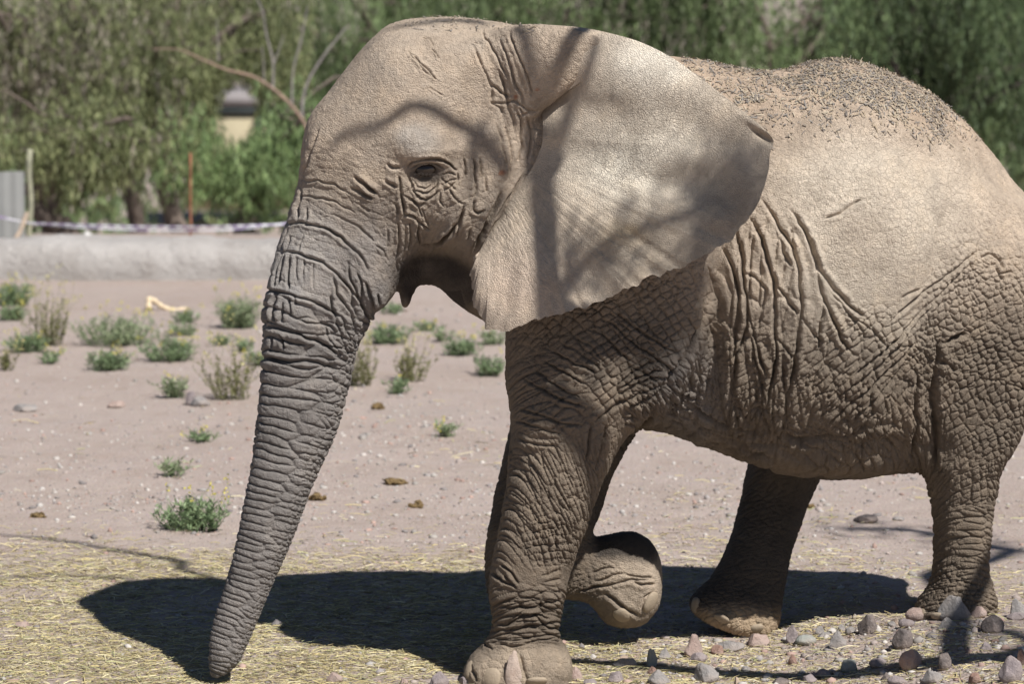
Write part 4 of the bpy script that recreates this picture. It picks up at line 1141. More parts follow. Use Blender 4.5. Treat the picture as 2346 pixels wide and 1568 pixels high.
def grow_tree(name, label, u, y, v_top, rw, pal, seed, dry=.0, ncl=46, nst=16, leafw=.019, crown_drop=2.4, group='trees beyond the bank', floor=.0, gapuv=None, bark=(.16, .13, .11)):
    """trunk, limbs, and a crown of hanging leaf strands; u, y where it stands, v_top its visible top"""
    rng = np.random.default_rng(seed)
    top = at(u, v_top, y)
    x = top[0]; gzv_ = float(gz(x, y)); zt_ = top[2]
    H = zt_ - gzv_
    base = np.array([x + rng.normal(0, .2), y, gzv_ - .1])
    root = link(name, None); root.location = (0, 0, 0)
    tag(root, label, 'tree', group)
    B = Bag()
    fork = base + np.array([rng.normal(0, .3), rng.normal(0, .3), H * rng.uniform(.30, .42)])
    B.tube(wig(base, fork, 8, .08, rng), np.linspace(.16, .11, 8), 10, bark)
    tips = []
    nl = 9
    for k in range(nl):
        a = k * 2.4 + rng.uniform(-.4, .4); r = rw * rng.uniform(.45, .95)
        e = np.array([x + math.cos(a) * r, y + math.sin(a) * r * .8, gzv_ + H * rng.uniform(.62, 1.0)])
        pts = wig(fork, e, 9, .12, rng); pts[:, 2] += .25 * np.sin(np.linspace(0, math.pi, 9))
        if gapuv is not None:
            gu, gv = uv_of(pts)
            if ((gu > gapuv[0] - 10) & (gu < gapuv[1] + 10) & (gv > gapuv[2] - 10) & (gv < gapuv[3] + 10)).any(): continue
        B.tube(pts, np.linspace(.075, .018, 9), 7, bark)
        tips += [pts[4], pts[6], pts[8]]
        for _ in range(2):
            e2 = pts[rng.integers(3, 7)] + np.array([rng.normal(0, .5), rng.normal(0, .4), rng.uniform(-.2, .6)])
            p2 = wig(pts[5], e2, 6, .06, rng)
            if gapuv is not None:
                gu, gv = uv_of(p2)
                if ((gu > gapuv[0] - 10) & (gu < gapuv[1] + 10) & (gv > gapuv[2] - 10) & (gv < gapuv[3] + 10)).any(): continue
            B.tube(p2, np.linspace(.03, .008, 6), 5, bark); tips.append(e2)
    link('trunk', B.mesh('trunk'), MAT_BARK, root)
    Bc = Bag(); tips = np.array(tips)
    cols = np.array(PAL[pal])
    for c in range(ncl):
        if c < len(tips): ctr = tips[c]
        else:
            d = rng.normal(0, 1, 3); d /= np.linalg.norm(d); rr = rng.uniform(.3, 1) ** .5
            ctr = np.array([x, y, gzv_ + H * .72]) + d * np.array([rw, rw * .8, H * .30]) * rr
        isdry = rng.random() < dry
        cc = np.array(PAL['dry']) if isdry else cols
        tone = rng.uniform(.5, 1.45)
        for s in range(nst):
            p0 = ctr + rng.normal(0, 1, 3) * np.array([.28, .28, .18])
            ln = rng.uniform(.3, 1.0) * crown_drop * .5
            nlv = int(ln / .035)
            if nlv < 4: continue
            t = np.sort(rng.random(nlv))
            sw = rng.normal(0, .10, 2)
            pos = np.stack([p0[0] + sw[0] * t ** 1.5 * 1.5, p0[1] + sw[1] * t ** 1.5 * 1.5, p0[2] - ln * t + .1 * t * (1 - t)], 1) + rng.normal(0, .022, (nlv, 3))
            pos = pos[pos[:, 2] > gzv_ + .04 + floor * (1 + .5 * math.sin(p0[0] * 4 + seed))]
            if not len(pos): continue
            if gapuv is not None:
                gu, gv = uv_of(pos)
                pos = pos[((gu - gapuv[0] / 2 - gapuv[1] / 2) / (gapuv[1] - gapuv[0]) * 1.75) ** 2 + ((gv - gapuv[2] / 2 - gapuv[3] / 2) / (gapuv[3] - gapuv[2]) * 1.75) ** 2 > rng.uniform(.45, 1.5)]
                if not len(pos): continue
            n = len(pos)
            dr = np.stack([rng.normal(0, .33, n), rng.normal(0, .33, n), -rng.uniform(.5, 1.1, n)], 1); dr /= np.linalg.norm(dr, axis=1)[:, None]
            col = cc[rng.integers(0, 3, n)] * tone * rng.uniform(.8, 1.2, (n, 1))
            leaf_cards(Bc, pos, dr, rng.uniform(.08, .17, n), rng.uniform(.7, 1.4, n) * leafw, col, rng)
    link('crown', Bc.mesh('crown', smooth=False), MAT_LEAF, root)
    return root

GAP = (498, 590, 180, 318)
grow_tree('pepper_tree', 'olive weeping tree with many dry brown strands, left of the pale post', 60, 30, -260, 2.2, 'olive', 1, dry=.5, ncl=70, floor=1.1, gapuv=GAP)
grow_tree('pepper_tree', 'olive weeping tree behind the rounded scrub bush', 300, 33, -300, 2.4, 'olive', 2, dry=.15, ncl=84, floor=1.5, gapuv=GAP)
grow_tree('pepper_tree', 'yellowish green weeping tree above the iron rod', 420, 28.5, -60, 1.5, 'olive', 3, dry=.12, ncl=56, floor=1.3, gapuv=GAP)
grow_tree('pepper_tree', 'bright green bushy tree beside the forehead, under the bare branches', 610, 25, 235, .95, 'fresh', 4, ncl=60, nst=15, crown_drop=1.2, floor=.35, gapuv=GAP)
grow_tree('scrub_bush', 'rounded dark olive bush next to the pale wooden post', 190, 24, 235, .85, 'olive', 5, dry=.05, ncl=64, nst=16, crown_drop=1.0, floor=.55)
grow_tree('pepper_tree', 'tall green weeping tree behind the upright grey branches', 700, 44, -420, 3.2, 'fresh', 6, ncl=100, nst=18, crown_drop=3.0, gapuv=GAP)
grow_tree('pepper_tree', 'dark green weeping tree above the top of the head', 960, 40, -300, 2.6, 'green', 7, ncl=84, crown_drop=3.0)
grow_tree('pepper_tree', 'weeping tree with long hanging strands above the ear', 1330, 34, -330, 2.4, 'green', 8, dry=.15, ncl=90, crown_drop=3.6)
grow_tree('pepper_tree', 'weeping tree with long hanging strands above the dip of the back', 1720, 33, -330, 2.3, 'green', 9, dry=.12, ncl=90, crown_drop=3.6)
grow_tree('pepper_tree', 'dark tree with crooked black limbs behind the rump', 2210, 29, -260, 2.0, 'dark', 10, ncl=84, crown_drop=2.6, bark=(.06, .05, .045))
grow_tree('pepper_tree', 'shadowy dark green tree at the far side of the rump', 2480, 36, -300, 2.6, 'dark', 12, ncl=80, crown_drop=3.2, bark=(.06, .05, .045))

# thorny leafless branches in front of them
bb = link('bare_tree', None); tag(bb, 'leafless tree with an arching tan limb and upright grey shoots', 'tree')
B = Bag(); D = 22.0
def run(ps, r0, r1, c, y=D):
    pts = spline(np.array([at(u, v, y) for u, v in ps]), 22)
    B.tube(pts, np.linspace(r0, r1, 22), 7, c)
TANB, GRYB = (.30, .22, .17), (.30, .28, .27)
run([(735,420),(715,330),(690,270),(640,215),(580,175),(520,160),(455,132),(410,113),(352,112)], .030, .007, TANB)
run([(690,270),(700,200),(740,130),(795,60)], .018, .008, GRYB)
run([(668,245),(672,160),(690,90),(705,10)], .013, .006, GRYB)
run([(625,205),(625,140),(610,80),(600,20),(578,-20)], .014, .006, GRYB)
run([(626,150),(640,110),(650,80)], .009, .004, GRYB)
run([(500,140),(499,90),(497,40)], .009, .004, GRYB)
run([(605,190),(603,140),(600,105)], .008, .004, GRYB)
run([(735,420),(740,520),(735,640)], .034, .045, TANB)
link('limbs', B.mesh('limbs'), MAT_BARK, bb)

# wood further down the slope, one mass
rng = np.random.default_rng(99)
Bw = Bag()
for k in range(230):
    yy = rng.uniform(52, 110); xx = rng.uniform(-1.1, 1.1) * (CAM_D + yy) * .19
    if yy > 66 and abs(xx - (hp(545, 300)[0] + 2.5)) < 7: continue
    cz = float(gz(xx, yy)) + rng.uniform(.3, 3.6)
    n = 130
    pos = np.array([xx, yy, cz]) + rng.normal(0, 1, (n, 3)) * np.array([.9, .9, .8])
    gu, gv = uv_of(pos)
    pos = pos[~((gu > 470) & (gu < 640) & (gv > 150) & (gv < 345))]
    n = len(pos)
    if not n: continue
    dr = np.stack([rng.normal(0, .5, n), rng.normal(0, .5, n), -rng.uniform(.3, 1.2, n)], 1); dr /= np.linalg.norm(dr, axis=1)[:, None]
    cc = np.array(PAL[('green', 'olive', 'dark', 'fresh')[k % 4]])[rng.integers(0, 3, n)] * rng.uniform(.7, 1.2)
    leaf_cards(Bw, pos, dr, rng.uniform(.25, .6, n), rng.uniform(.08, .2, n), cc, rng)
wood = link('distant_wood', Bw.mesh('distant_wood', smooth=False), MAT_LEAF)
tag(wood, 'distant green wood filling the slope behind the trees', 'wood', kind='stuff')

# ------------------------------------------------------------------ the tree whose shadow lies across the elephant
shade = link('shade_tree', None); tag(shade, 'slender tree leaning in from the side, its branches shading the elephant', 'tree')
B = Bag()
def cast(ps, L, r, y=None, C=(.17, .14, .115), n=26):
    """branch that throws its shadow through these points"""
    L = np.atleast_1d(np.array(L, float)); r = np.atleast_1d(np.array(r, float))
    k = np.linspace(0, 1, len(ps))
    Ls = np.interp(k, np.linspace(0, 1, len(L)), L)
    ys = [front_y(a, b) for a, b in ps]
    P3 = np.array([at(a, b, yy) + SUN * l for (a, b), l, yy in zip(ps, Ls, ys)])
    pts = spline(P3, n)
    B.tube(pts, np.interp(np.linspace(0, 1, n), np.linspace(0, 1, len(r)), r), 8, C)
    return P3
stem = cast([(1262,715),(1256,600),(1250,480),(1246,400)], [3.0, 3.5], [.040, .034])
cast([(1246,400),(1240,330),(1245,240),(1215,150),(1185,60)], [3.5, 4.6], [.032, .018], y=[-.72, -.5])
cast([(1250,430),(1280,330),(1320,220),(1370,80)], [3.45, 4.6], [.026, .013])
cast([(1262,712),(1310,640),(1370,570),(1420,545)], [3.15, 4.6], [.028, .014])
cast([(1420,545),(1520,500),(1620,470),(1700,420),(1730,360)], [4.2, 5.6], [.016, .010], y=-.76)
cast([(1620,470),(1580,420),(1550,390)], [6.4, 7.0], [.02, .01], y=-.76)
cast([(1310,640),(1300,560),(1320,470)], [4.2, 5.6], [.02, .008])
cast([(1160,390),(1090,300),(1020,262),(940,240),(880,280),(800,300),(760,330)], [3.4, 5.2], [.024, .014], y=-.45)
cast([(1090,300),(1085,340),(1100,390)], [5.8, 6.6], [.03, .016], y=-.45)
cast([(900,60),(960,50),(1020,42),(1110,46)], [7.0, 6.2], [.012, .02], y=-.2)
base = np.array([4.6, -1.6, float(gz(4.6, -1.6)) - .1])
low = stem[0]
B.tube(spline(np.array([base, base * .66 + low * .34 + [.04, .03, 0], base * .33 + low * .67 + [-.02, 0, .05], low]), 40), np.linspace(.11, .044, 40), 12, (.17, .14, .115))
# boughs reaching on to the far ground patches
def ground_cast(ps, L, r):
    G = [on_ground(a, b) for a, b in ps]
    k = np.linspace(0, 1, len(ps)); Ls = np.interp(k, np.linspace(0, 1, len(L)), L)
    P3 = np.array([g_ + SUN * l for g_, l in zip(G, Ls)])
    B.tube(spline(P3, 24), np.interp(np.linspace(0, 1, 24), np.linspace(0, 1, len(r)), r), 7, (.17, .14, .115))
    return P3
g1 = ground_cast([(420,1290),(250,1260),(100,1235),(-60,1225)], [8.6, 9.5], [.035, .012])
ground_cast([(300,1330),(150,1320),(-40,1330)], [9, 9.6], [.02, .01])
g2 = ground_cast([(2320,1262),(2200,1240),(2080,1215),(1940,1212)], [8.0, 8.6], [.05, .025])
g3 = ground_cast([(2400,1480),(2300,1450),(2200,1440)], [7.0, 7.6], [.045, .02])
B.tube(wig(stem[3], g1[0], 20, .1, np.random.default_rng(3)), np.linspace(.035, .03, 20), 7, (.17, .14, .115))
B.tube(wig(base * .45 + low * .55, g2[0], 20, .15, np.random.default_rng(4)), np.linspace(.05, .04, 20), 7, (.17, .14, .115))
B.tube(wig(base * .5 + low * .5, g3[0], 20, .15, np.random.default_rng(5)), np.linspace(.05, .04, 20), 7, (.17, .14, .115))
link('trunk', B.mesh('trunk'), MAT_BARK, shade)
rng = np.random.default_rng(17)
Bl = Bag()
def spray(p, n, sp):
    pos = p + rng.normal(0, 1, (n, 3)) * sp
    dr = rng.normal(0, 1, (n, 3)); dr[:, 2] -= .6; dr /= np.linalg.norm(dr, axis=1)[:, None]
    leaf_cards(Bl, pos, dr, rng.uniform(.05, .10, n), rng.uniform(.015, .03, n), np.array(PAL['green'])[rng.integers(0, 3, n)], rng)
for q in list(g2) + list(g3): spray(q, 130, .13)
for (a, b, yy, L, n, sp) in [(1700,450,-.76,6.4,240,.09),(1660,510,-.76,6.2,150,.07),(1600,540,-.76,6.0,120,.07),(1620,400,-.76,6.4,90,.06),(1330,600,-.74,5.2,90,.06),(1720,400,-.76,6.9,120,.08),(1560,440,-.76,6.8,50,.08),(1400,590,-.74,6.2,120,.09),(1110,330,-.45,6.4,60,.07),(1150,420,-.45,5.8,40,.05)]:
    spray(at(a, b, front_y(a, b)) + SUN * L, n, sp)
link('foliage', Bl.mesh('foliage', smooth=False), MAT_LEAF, shade)
# ------------------------------------------------------------------ rocks of the low mound, foreground right
def put_rock(name, u, vb, wpx, hpx, kind, seed, label, cat='rock', group=None, rnd=.3, cuts=9, lean=0., dep=.85, rough=.03):
    p = on_ground(u, vb)
    k = (CAM_D + p[1]) / F_PX
    w, h = wpx * k, hpx * k
    o = link(name, rock_mesh(name, w, h, w * dep, seed, rnd, cuts, lean, rough=rough), SM[kind])
    o.location = (p[0], p[1] + w * dep * .3, p[2])
    tag(o, label, cat, group)
    return o
SM['stand'] = stone_mat('stone_standing', (.38, .29, .235), (.52, .42, .35), spk=(.62, .55, .5))
G = 'rocks strewn over the mound'
def z4(x, y): return 1489.7 + x / 2.74, 1332.9 + y / 2.74
def z5(x, y): return 1019.3 + x / 2.992, 1372.1 + y / 2.992
R4 = [
 (270,480,125,145,'pink',.15,.0,'tall pinkish pointed rock with a dark shaded left face, by the straw'),
 (305,512,100,64,'mauve',.6,.0,'small rounded mauve stone in front of the tall pinkish pointed rock'),
 (350,640,180,122,'grey',.1,.0,'broad grey faceted rock throwing a long shadow to its right'),
 (430,465,100,62,'red',.3,.0,'dark reddish lump against the flat grey slab'),
 (500,440,190,64,'grey',.2,.1,'flat grey slab lying behind the dark reddish lump'),
 (672,412,160,80,'pink',.4,.0,'lumpy pinkish grey rock just below the raised hind foot'),
 (895,395,96,116,'mauve',.2,.25,'brownish mauve slab leaning beside the pale green cobble'),
 (978,402,130,62,'green',.9,.0,'smooth pale greenish cobble'),
 (1065,340,70,58,'grey',.1,.0,'small sharp grey rock with a dark split face, behind the green cobble'),
 (1095,357,100,32,'grey',.3,.0,'thin flat grey stone at the foot of the small sharp rock'),
 (1175,425,120,118,'grey',.25,.0,'upright speckled grey rock with a rough front'),
 (1203,312,50,42,'grey',.4,.0,'small pale stone perched behind the upright speckled rock'),
 (1255,336,68,48,'grey',.5,.0,'small grey stone right of the upright speckled rock'),
 (1365,335,138,128,'dark',.12,.12,'dark brown peaked rock with a bright pinkish right side'),
 (1520,286,62,32,'grey',.4,.0,'little grey stone at the edge of the hind leg shadow'),
 (1546,274,36,44,'tan',.2,.0,'little tan upright chip at the edge of the hind leg shadow'),
 (1612,292,108,54,'mauve',.5,.0,'low pinkish mauve rock in front of the rounded pink boulder'),
 (1675,250,140,78,'pink',.7,.0,'rounded pink brown boulder touching the toes of the hind foot'),
 (1915,250,236,158,'grey',.08,.05,'large grey triangular slab leaning against the hind foot'),
 (1872,312,122,78,'grey',.1,.0,'pale grey angular rock in front of the large triangular slab'),
 (2060,232,112,72,'pink',.6,.0,'rounded pinkish stone behind the heel'),
 (2150,326,142,108,'dark',.6,.12,'dark grey cone-shaped rock right of the hind foot'),
 (2305,236,118,130,'grey',.35,.0,'square grey block standing apart right of the heel'),
 (2300,245,120,46,'mauve',.5,.0,'low mauve stone at the base of the square grey block'),
 (1585,430,136,132,'dark',.45,.0,'dark brown cone-shaped rock above the salmon boulder'),
 (1635,560,132,132,'salmon',.85,.0,'rounded salmon pink boulder among small gravel'),
 (1248,572,100,82,'green',.6,.1,'rounded grey green stone half sunk in chaff'),
 (1435,542,130,56,'mauve',.45,.0,'low grey mauve stone left of the salmon boulder'),
 (900,530,70,72,'red',.1,.0,'small reddish brown peak standing alone in the chaff'),
 (1850,560,88,112,'dark',.5,.1,'dark mauve upright stone right of the salmon boulder'),
 (2110,436,82,52,'mauve',.4,.0,'small mauve stone on the upper right of the mound'),
 (2262,645,150,176,'mauve',.5,.08,'tall rounded grey mauve boulder near the mound edge'),
 (2330,525,80,104,'red',.4,.0,'brown boulder behind the tall rounded mauve boulder'),
 (1090,606,100,52,'mauve',.5,.0,'low mauve stone below the grey green stone'),
 (995,645,104,62,'mauve',.4,.0,'dull mauve stone left of the low mauve one'),
 (1482,626,60,52,'dark',.4,.0,'small dark stone beside the broad flat mauve rock'),
 (1560,655,140,58,'mauve',.5,.0,'broad flat mauve rock below the salmon boulder'),
 (1780,645,152,86,'grey',.35,.0,'grey lumpy rock below the dark mauve upright stone'),
 (2042,645,84,70,'red',.3,.0,'reddish brown rock left of the tall rounded boulder'),
 (820,655,110,44,'dark',.7,.0,'dark smooth stone showing only its top'),
 (545,650,52,46,'tan',.15,.0,'pale pointed chip below the broad grey faceted rock'),
 (600,562,56,28,'grey',.5,.0,'small flat grey pebble right of the broad faceted rock')]
for k, (x, y, w, h, c, r, ln, lb) in enumerate(R4):
    u, v = z4(x, y); put_rock('rock', u, v, w / 2.74, h / 2.74, c, 700 + k, lb, group=G, rnd=r, lean=ln, cuts=10 if r < .5 else 5, dep=.8)
R5 = [
 (475,640,128,285,'stand',.5,-.05,.6,'tall tan and pink standing stone in front of the planted forefoot'),
 (137,600,90,64,'mauve',.35,0,.8,'small mauve stone at the outer toe of the planted forefoot'),
 (312,600,96,56,'grey',.25,0,.6,'flat pale grey chip under the toenails of the planted forefoot'),
 (702,572,42,46,'grey',.15,0,.7,'tiny pale pointed chip at the heel side of the planted forefoot'),
 (900,572,96,112,'pink',.1,-.1,.7,'pinkish grey pointed shard beside the heel of the planted forefoot'),
 (1002,600,116,44,'mauve',.5,0,.8,'flat mauve stone right of the pointed shard'),
 (1168,580,114,74,'mauve',.35,0,.8,'lumpy grey mauve stone standing alone in the straw'),
 (1222,432,72,36,'tan',.4,0,.7,'flat tan stone resting behind the long grey slab'),
 (1240,476,190,62,'grey',.3,0,.5,'long low grey slab half buried in straw'),
 (1408,476,100,132,'green',.08,.1,.35,'thin upright greenish grey plate of stone'),
 (1502,416,104,76,'grey',.1,.05,.8,'grey block with a dark left face behind the thin plate'),
 (1465,600,150,110,'grey',.4,0,.8,'big grey rounded rock with a dark reddish stone behind it'),
 (1422,522,66,56,'red',.15,0,.8,'dark reddish stone poking out behind the big grey rounded rock')]
for k, (x, y, w, h, c, r, ln, dp, lb) in enumerate(R5):
    u, v = z5(x, y); put_rock('rock', u, v, w / 2.992, h / 2.992, c, 800 + k, lb, group=G, rnd=r, lean=ln, cuts=10, dep=dp)
GS = 'stones scattered on the bare dirt'
for k, (u, v, w, h, c, lb) in enumerate([
  (437,930,26,34,'mauve','brown upright stone of the pair beside a pale green weed'), (458,932,44,22,'grey','flat grey stone of the pair beside a pale green weed'),
  (55,944,56,16,'grey','flat grey stone alone on the dirt near the low weeds'), (1985,1200,58,18,'dark','dark flat stone in the gap between the hind legs'),
  (265,935,40,16,'pink','low pinkish stone on open dirt'), (50,1440,34,14,'pink','pinkish stone lying in the straw beside the head shadow'),
  (765,1566,40,22,'pink','rounded pink stone beside the straw near the planted forefoot'), (925,1570,20,14,'pink','small pink stone between the trunk and the planted forefoot'),
  (1005,1576,48,34,'mauve','mauve stone left of the planted forefoot'), (2060,1195,30,10,'grey','thin grey stone next to the dark flat stone'),
  (1310,1150,20,12,'dark','small dark stone behind the lifted leg'), (830,1005,22,10,'grey','small grey stone on the dirt right of the trunk')]):
    put_rock('stone', u, v, w, h, c, 900 + k, lb, 'stone', GS, rnd=.5, cuts=7)

# ------------------------------------------------------------------ gravel, chaff and dung
def region_pts(n, u0, u1, v0, v1, rng, dens=None):
    """ground points spread evenly over the seen area"""
    u = rng.uniform(u0, u1, n); v = rng.uniform(v0, v1, n)
    yc = (CV - v) / F_PX
    dy, dz = ca_ + sa_ * yc, -sa_ + ca_ * yc
    y = dy * CAM_H / -dz - CAM_D; x = (u - CU) / F_PX * (CAM_D + y) / dy
    for _ in range(3):
        z = gz(x, y); t = (CAM_H - z) / -dz
        x, y = (u - CU) / F_PX * t, -CAM_D + dy * t
    p = np.stack([x, y, gz(x, y)], 1)
    if dens is not None:
        p = p[rng.random(n) < dens(p, u, v)]
    return p
ICO_V = None
def pebbles(P0, size, rng, cols):
    global ICO_V, ICO_F
    if ICO_V is None:
        import bmesh
        bm = bmesh.new(); bmesh.ops.create_icosphere(bm, subdivisions=1, radius=1.0)
        ICO_V = np.array([v.co[:] for v in bm.verts]); ICO_F = np.array([[v.index for v in f.verts] for f in bm.faces]); bm.free()
    n = len(P0); k = len(ICO_V)
    sc = size[:, None] * rng.uniform(.55, 1.2, (n, 3)) * np.array([1, 1, .7])
    V = ICO_V[None] * (1 + rng.uniform(-.28, .28, (n, k, 1)))
    a = rng.uniform(0, 6.28, n); c, s = np.cos(a)[:, None], np.sin(a)[:, None]
    V = V * sc[:, None, :]
    V = np.stack([V[..., 0] * c - V[..., 1] * s, V[..., 0] * s + V[..., 1] * c, V[..., 2]], -1) + P0[:, None, :] + np.array([0, 0, .1])[None, None] * size[:, None, None]
    F = (ICO_F[None] + (np.arange(n) * k)[:, None, None]).reshape(-1, 3)
    me = mesh_np('pebbles', V.reshape(-1, 3), tris=F, smooth=False)
    col_attr(me, 'tint', np.repeat(cols, k, axis=0))
    return me
rng = np.random.default_rng(5)
PC = np.array([(.30, .27, .255), (.36, .30, .27), (.24, .215, .205), (.42, .39, .36), (.36, .25, .21), (.33, .30, .27), (.48, .44, .40)])
def gdens(p, u, v):
    a = .16 + .25 * (vnoise(p[:, 0] * .9, p[:, 1] * .5, p[:, 0] * 0, 610) > .2)
    a += .9 * np.exp(-((v - 1140 - .03 * u) / 26) ** 2) * (u < 700) + .5 * np.exp(-(((u - 1010) / 260) ** 2 + ((v - 990) / 60) ** 2)) + .4 * np.exp(-(((u - 1800) / 260) ** 2 + ((v - 1080) / 60) ** 2))
    a += .5 * (u > 1330) * (v > 1420) * np.clip((u - 1330) / 500, 0, 1)
    return a * np.where((u < 1150) & (v > 1250), .25, 1)
pp = region_pts(46000, -60, 2400, 700, 1580, rng, gdens)
sz = np.clip(rng.lognormal(math.log(.0065), .6, len(pp)), .003, .026)
g_ = link('gravel', pebbles(pp, sz, rng, PC[rng.integers(0, 7, len(pp))] * rng.uniform(.75, 1.15, (len(pp), 1))), MAT_TINT)
tag(g_, 'loose gravel strewn over the dirt', 'gravel', kind='stuff')

def straws(P0, L, W, cols, rng, lift=.008, tilt=.12):
    n = len(P0)
    a = rng.uniform(0, math.pi, n)
    a = np.where(rng.random(n) < .55, rng.normal(0, .45, n), a)
    d = np.stack([np.cos(a), np.sin(a), rng.normal(0, tilt, n)], 1); d /= np.linalg.norm(d, axis=1)[:, None]
    s = np.stack([-np.sin(a), np.cos(a), rng.normal(0, .5, n)], 1); s /= np.linalg.norm(s, axis=1)[:, None]
    c = P0 + np.array([0, 0, 1.]) * (rng.uniform(.15, 1, n) * lift)[:, None]
    h, w = d * (L / 2)[:, None], s * (W / 2)[:, None]
    bow = np.array([0, 0, 1.]) * (L * rng.uniform(0, .12, n))[:, None]
    V = np.stack([c - h - w, c - w + bow, c + h - w, c + h + w, c + w + bow, c - h + w], 1).reshape(-1, 3)
    i = np.arange(n) * 6
    return V, np.vstack([np.stack([i, i + 1, i + 4, i + 5], 1), np.stack([i + 1, i + 2, i + 3, i + 4], 1)]), np.repeat(cols, 6, axis=0)
SCOL = np.array([(.50, .41, .20), (.42, .35, .17), (.56, .48, .27), (.34, .28, .15), (.37, .36, .18), (.62, .55, .35)])
def sdens(p, u, v):
    a = sstep(1215, 1330, v + 40 * vnoise(p[:, 0] * 1.3, p[:, 1] * 1.3, p[:, 0] * 0, 620) - .02 * np.maximum(u - 700, 0))
    a *= .45 + .55 * (vnoise(p[:, 0] * 2.2, p[:, 1] * 2.2, p[:, 0] * 0, 621) > -.25)
    a *= 1 - .45 * sstep(1200, 1700, u) - .25 * sstep(1700, 2200, u)
    return np.clip(a + .03, 0, 1)
B = Bag()
p1 = region_pts(90000, -60, 2400, 1180, 1600, rng, sdens)
B.add(*straws(p1, np.clip(rng.lognormal(math.log(.034), .55, len(p1)), .012, .14), rng.uniform(.0018, .0042, len(p1)), SCOL[rng.integers(0, 6, len(p1))] * rng.uniform(.7, 1.15, (len(p1), 1)), rng))
p2 = region_pts(5200, -60, 2400, 860, 1330, rng, lambda p, u, v: .12 + .6 * (vnoise(p[:, 0] * .8, p[:, 1] * .5, p[:, 0] * 0, 622) > .15) * sstep(950, 1100, v))
B.add(*straws(p2, np.clip(rng.lognormal(math.log(.05), .6, len(p2)), .02, .2), rng.uniform(.003, .006, len(p2)), SCOL[rng.integers(0, 6, len(p2))] * rng.uniform(.75, 1.2, (len(p2), 1)), rng))
straw = link('straw', B.mesh('straw', smooth=False), MAT_TINT)
tag(straw, 'yellow straw and chaff trampled over the dirt', 'straw', kind='stuff')

# straw bundles and dung
m = NT('dung'); co = m.coord()
MAT_DUNG = m.out(m.mix(m.noise(co, 60, 5), (.13, .085, .04), (.30, .21, .10)), .95, m.bump(m.noise(co, 90, 4), .02, 1))
for k, (u, v, w, h, lb) in enumerate([(728,1147,46,12,'flat clump of brown dung just right of the trunk'), (905,1110,60,10,'wide crumbled dung patch on the dirt below the chest'), (955,1164,44,10,'small dung crumb between trunk and forelegs near the straw'),
        (868,938,34,10,'straw coloured dung clump near the weeds right of the trunk'), (85,1187,40,9,'dark flat dung piece at the start of the straw'), (2205,1385,50,20,'straw coloured clump in front of the heel shade'), (1850,1165,40,8,'thin dung smear between the legs')]):
    p = on_ground(u, v); s = (CAM_D + p[1]) / F_PX
    o = link('dung_clump', rock_mesh('dung_clump', w * s * .8, h * s * 1.3, w * s * .6, 950 + k, .6, 5, rough=.26), MAT_DUNG); o.location = tuple(p)
    tag(o, lb, 'dung', 'dung clumps on the ground')

# pale bent branch lying in the yard
o = None
B = Bag()
y0 = on_ground(385, 714)[1]
q = [at(u, v, y0 + k * .03) for k, (u, v) in enumerate([(340,707),(342,686),(352,689),(372,703),(398,711),(426,707)])]
B.tube(spline(np.array(q), 24), np.linspace(.026, .016, 24) * (1 + .25 * np.sin(np.arange(24) * 1.9)), 8, (.62, .50, .34))
o = link('fallen_branch', B.mesh('fallen_branch'), MAT_TINT); tag(o, 'bleached bent branch lying on the dirt among weeds', 'branch')

